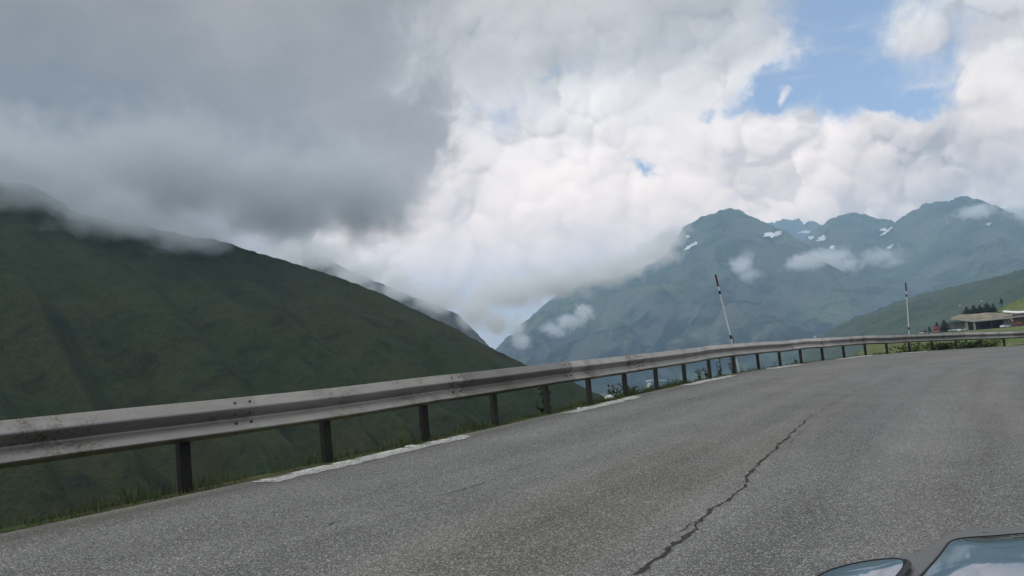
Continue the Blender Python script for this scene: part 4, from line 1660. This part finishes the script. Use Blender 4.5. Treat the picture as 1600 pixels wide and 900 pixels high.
CLOUDS = True
if CLOUDS:
    # grey stratus lying on the ridge of the dark hill
    cloud('cloud', [cb(-140, 250, 535, 260, 80, 130), cb(10, 266, 505, 135, 58, 80), cb(110, 306, 490, 98, 52, 75), cb(195, 342, 475, 82, 46, 65), cb(265, 365, 468, 60, 38, 55), cb(318, 372, 470, 40, 26, 45), cb(270, 270, 520, 200, 75, 110), cb(450, 310, 560, 150, 70, 110), cb(560, 300, 600, 110, 80, 110)],
          0.040, 30.0, 2.6, 'grey stratus cloud lying along the ridge of the dark hill', 0.85, 6, 0.0, 0.24, color=(0.80, 0.835, 0.86), seed=1.0)
    # white bank filling the head of the valley
    cloud('cloud', [cb(470, 395, 1050, 110, 30, 120), cb(560, 428, 1050, 75, 26, 120), cb(625, 450, 1050, 60, 24, 120), cb(690, 466, 1080, 58, 30, 130), cb(748, 488, 1150, 42, 34, 130), cb(772, 503, 1180, 34, 26, 120), cb(795, 455, 1200, 75, 36, 140), cb(860, 438, 1250, 66, 30, 140)],
          0.0260, 48.0, 2.2, 'white cumulus bank filling the notch of the valley behind the dark hill', 0.65, 6, 0.0, 0.16, seed=2.0, billow=True)
    cloud('cloud', [cb(875, 450, 1260, 40, 26, 120), cb(905, 436, 1280, 62, 28, 140), cb(965, 421, 1300, 62, 28, 140), cb(1022, 396, 1330, 46, 30, 130), cb(1052, 368, 1350, 28, 24, 110)],
          0.0220, 44.0, 2.4, 'white cumulus wrapping the left shoulder of the big mountain', 0.60, 6, 0.0, 0.16, seed=4.0, billow=True)
    WISPS = [([cb(868, 515, 3400, 24, 13, 150), cb(892, 503, 3400, 26, 13, 150), cb(912, 492, 3400, 16, 18, 130)], 'torn white wisp low on the mountain flank above the guardrail'),
             ([cb(806, 512, 3300, 14, 20, 130), cb(816, 533, 3300, 16, 13, 130)], 'small white wisp hanging below the cloud bank beside the valley notch'),
             ([cb(1158, 418, 4300, 19, 20, 180), cb(1166, 430, 4300, 15, 12, 150)], 'short upright wisp in the middle of the rounded peak'),
             ([cb(1258, 410, 4600, 34, 15, 230), cb(1290, 409, 4600, 36, 20, 230), cb(1318, 416, 4600, 26, 14, 200)], 'widest wisp, lying across the foot of the saddle'),
             ([cb(1372, 402, 5000, 36, 15, 230), cb(1395, 410, 5000, 20, 9, 200)], 'thin pale wisp right of the widest one'),
             ([cb(1522, 333, 5600, 24, 13, 220)], 'wisp just below the far right summit'),
             ([cb(1598, 340, 5600, 40, 22, 250)], 'cloud at the right edge covering the end of the summit ridge')]
    for i, (bl_, lab) in enumerate(WISPS):
        fixed = []
        for (c, r) in bl_:
            u, v, d = project(c)
            h = hit(['shoulder', 'massif', 'far', 'ground'], u, v)
            if h is not None:
                dn = (h[0] - EYE).dot(F) - r[1] * 0.8
                fixed.append((at(u, v, dn), (r[0] * dn / d, r[1], r[2] * dn / d)))
            else:
                fixed.append((c, r))
        bl_ = fixed
        cloud('cloud', bl_, 0.0150 if i != 4 else 0.0070, 60.0 if i < 2 else 90.0, 3.6, lab, 0.8, 6, 0.0, 0.18, dist=0.8, kind=None, seed=3.0 + i)

HAZE = True
if HAZE:
    bm = bmesh.new()
    zlo, zhi = -420.0, 1620.0
    add_box(bm, (0, 2000, (zlo + zhi) / 2), (36000, 34000, zhi - zlo))
    m = bpy.data.materials.new('haze')
    m.use_nodes = True
    nt = m.node_tree
    nt.nodes.clear()
    out = nt.nodes.new('ShaderNodeOutputMaterial')
    vol = nt.nodes.new('ShaderNodeVolumePrincipled')
    vol.inputs['Color'].default_value = (0.53, 0.75, 1.0, 1)
    vol.inputs['Density'].default_value = 1.3e-4
    nt.links.new(vol.outputs[0], out.inputs['Volume'])
    hz = bm_obj('haze', bm, m)
    tag(hz, kind='stuff')

# ================================================================== RENDER SETTINGS
scene.render.engine = 'CYCLES'
cy = scene.cycles
cy.volume_bounces = 6
cy.max_bounces = 8
cy.volume_max_steps = 192
cy.use_denoising = True
cy.denoiser = 'OPENIMAGEDENOISE'
scene.view_settings.view_transform = 'Standard'
scene.view_settings.look = 'None'
scene.view_settings.exposure = 0.0
scene.view_settings.gamma = 1.0
scene.view_settings.use_curve_mapping = False
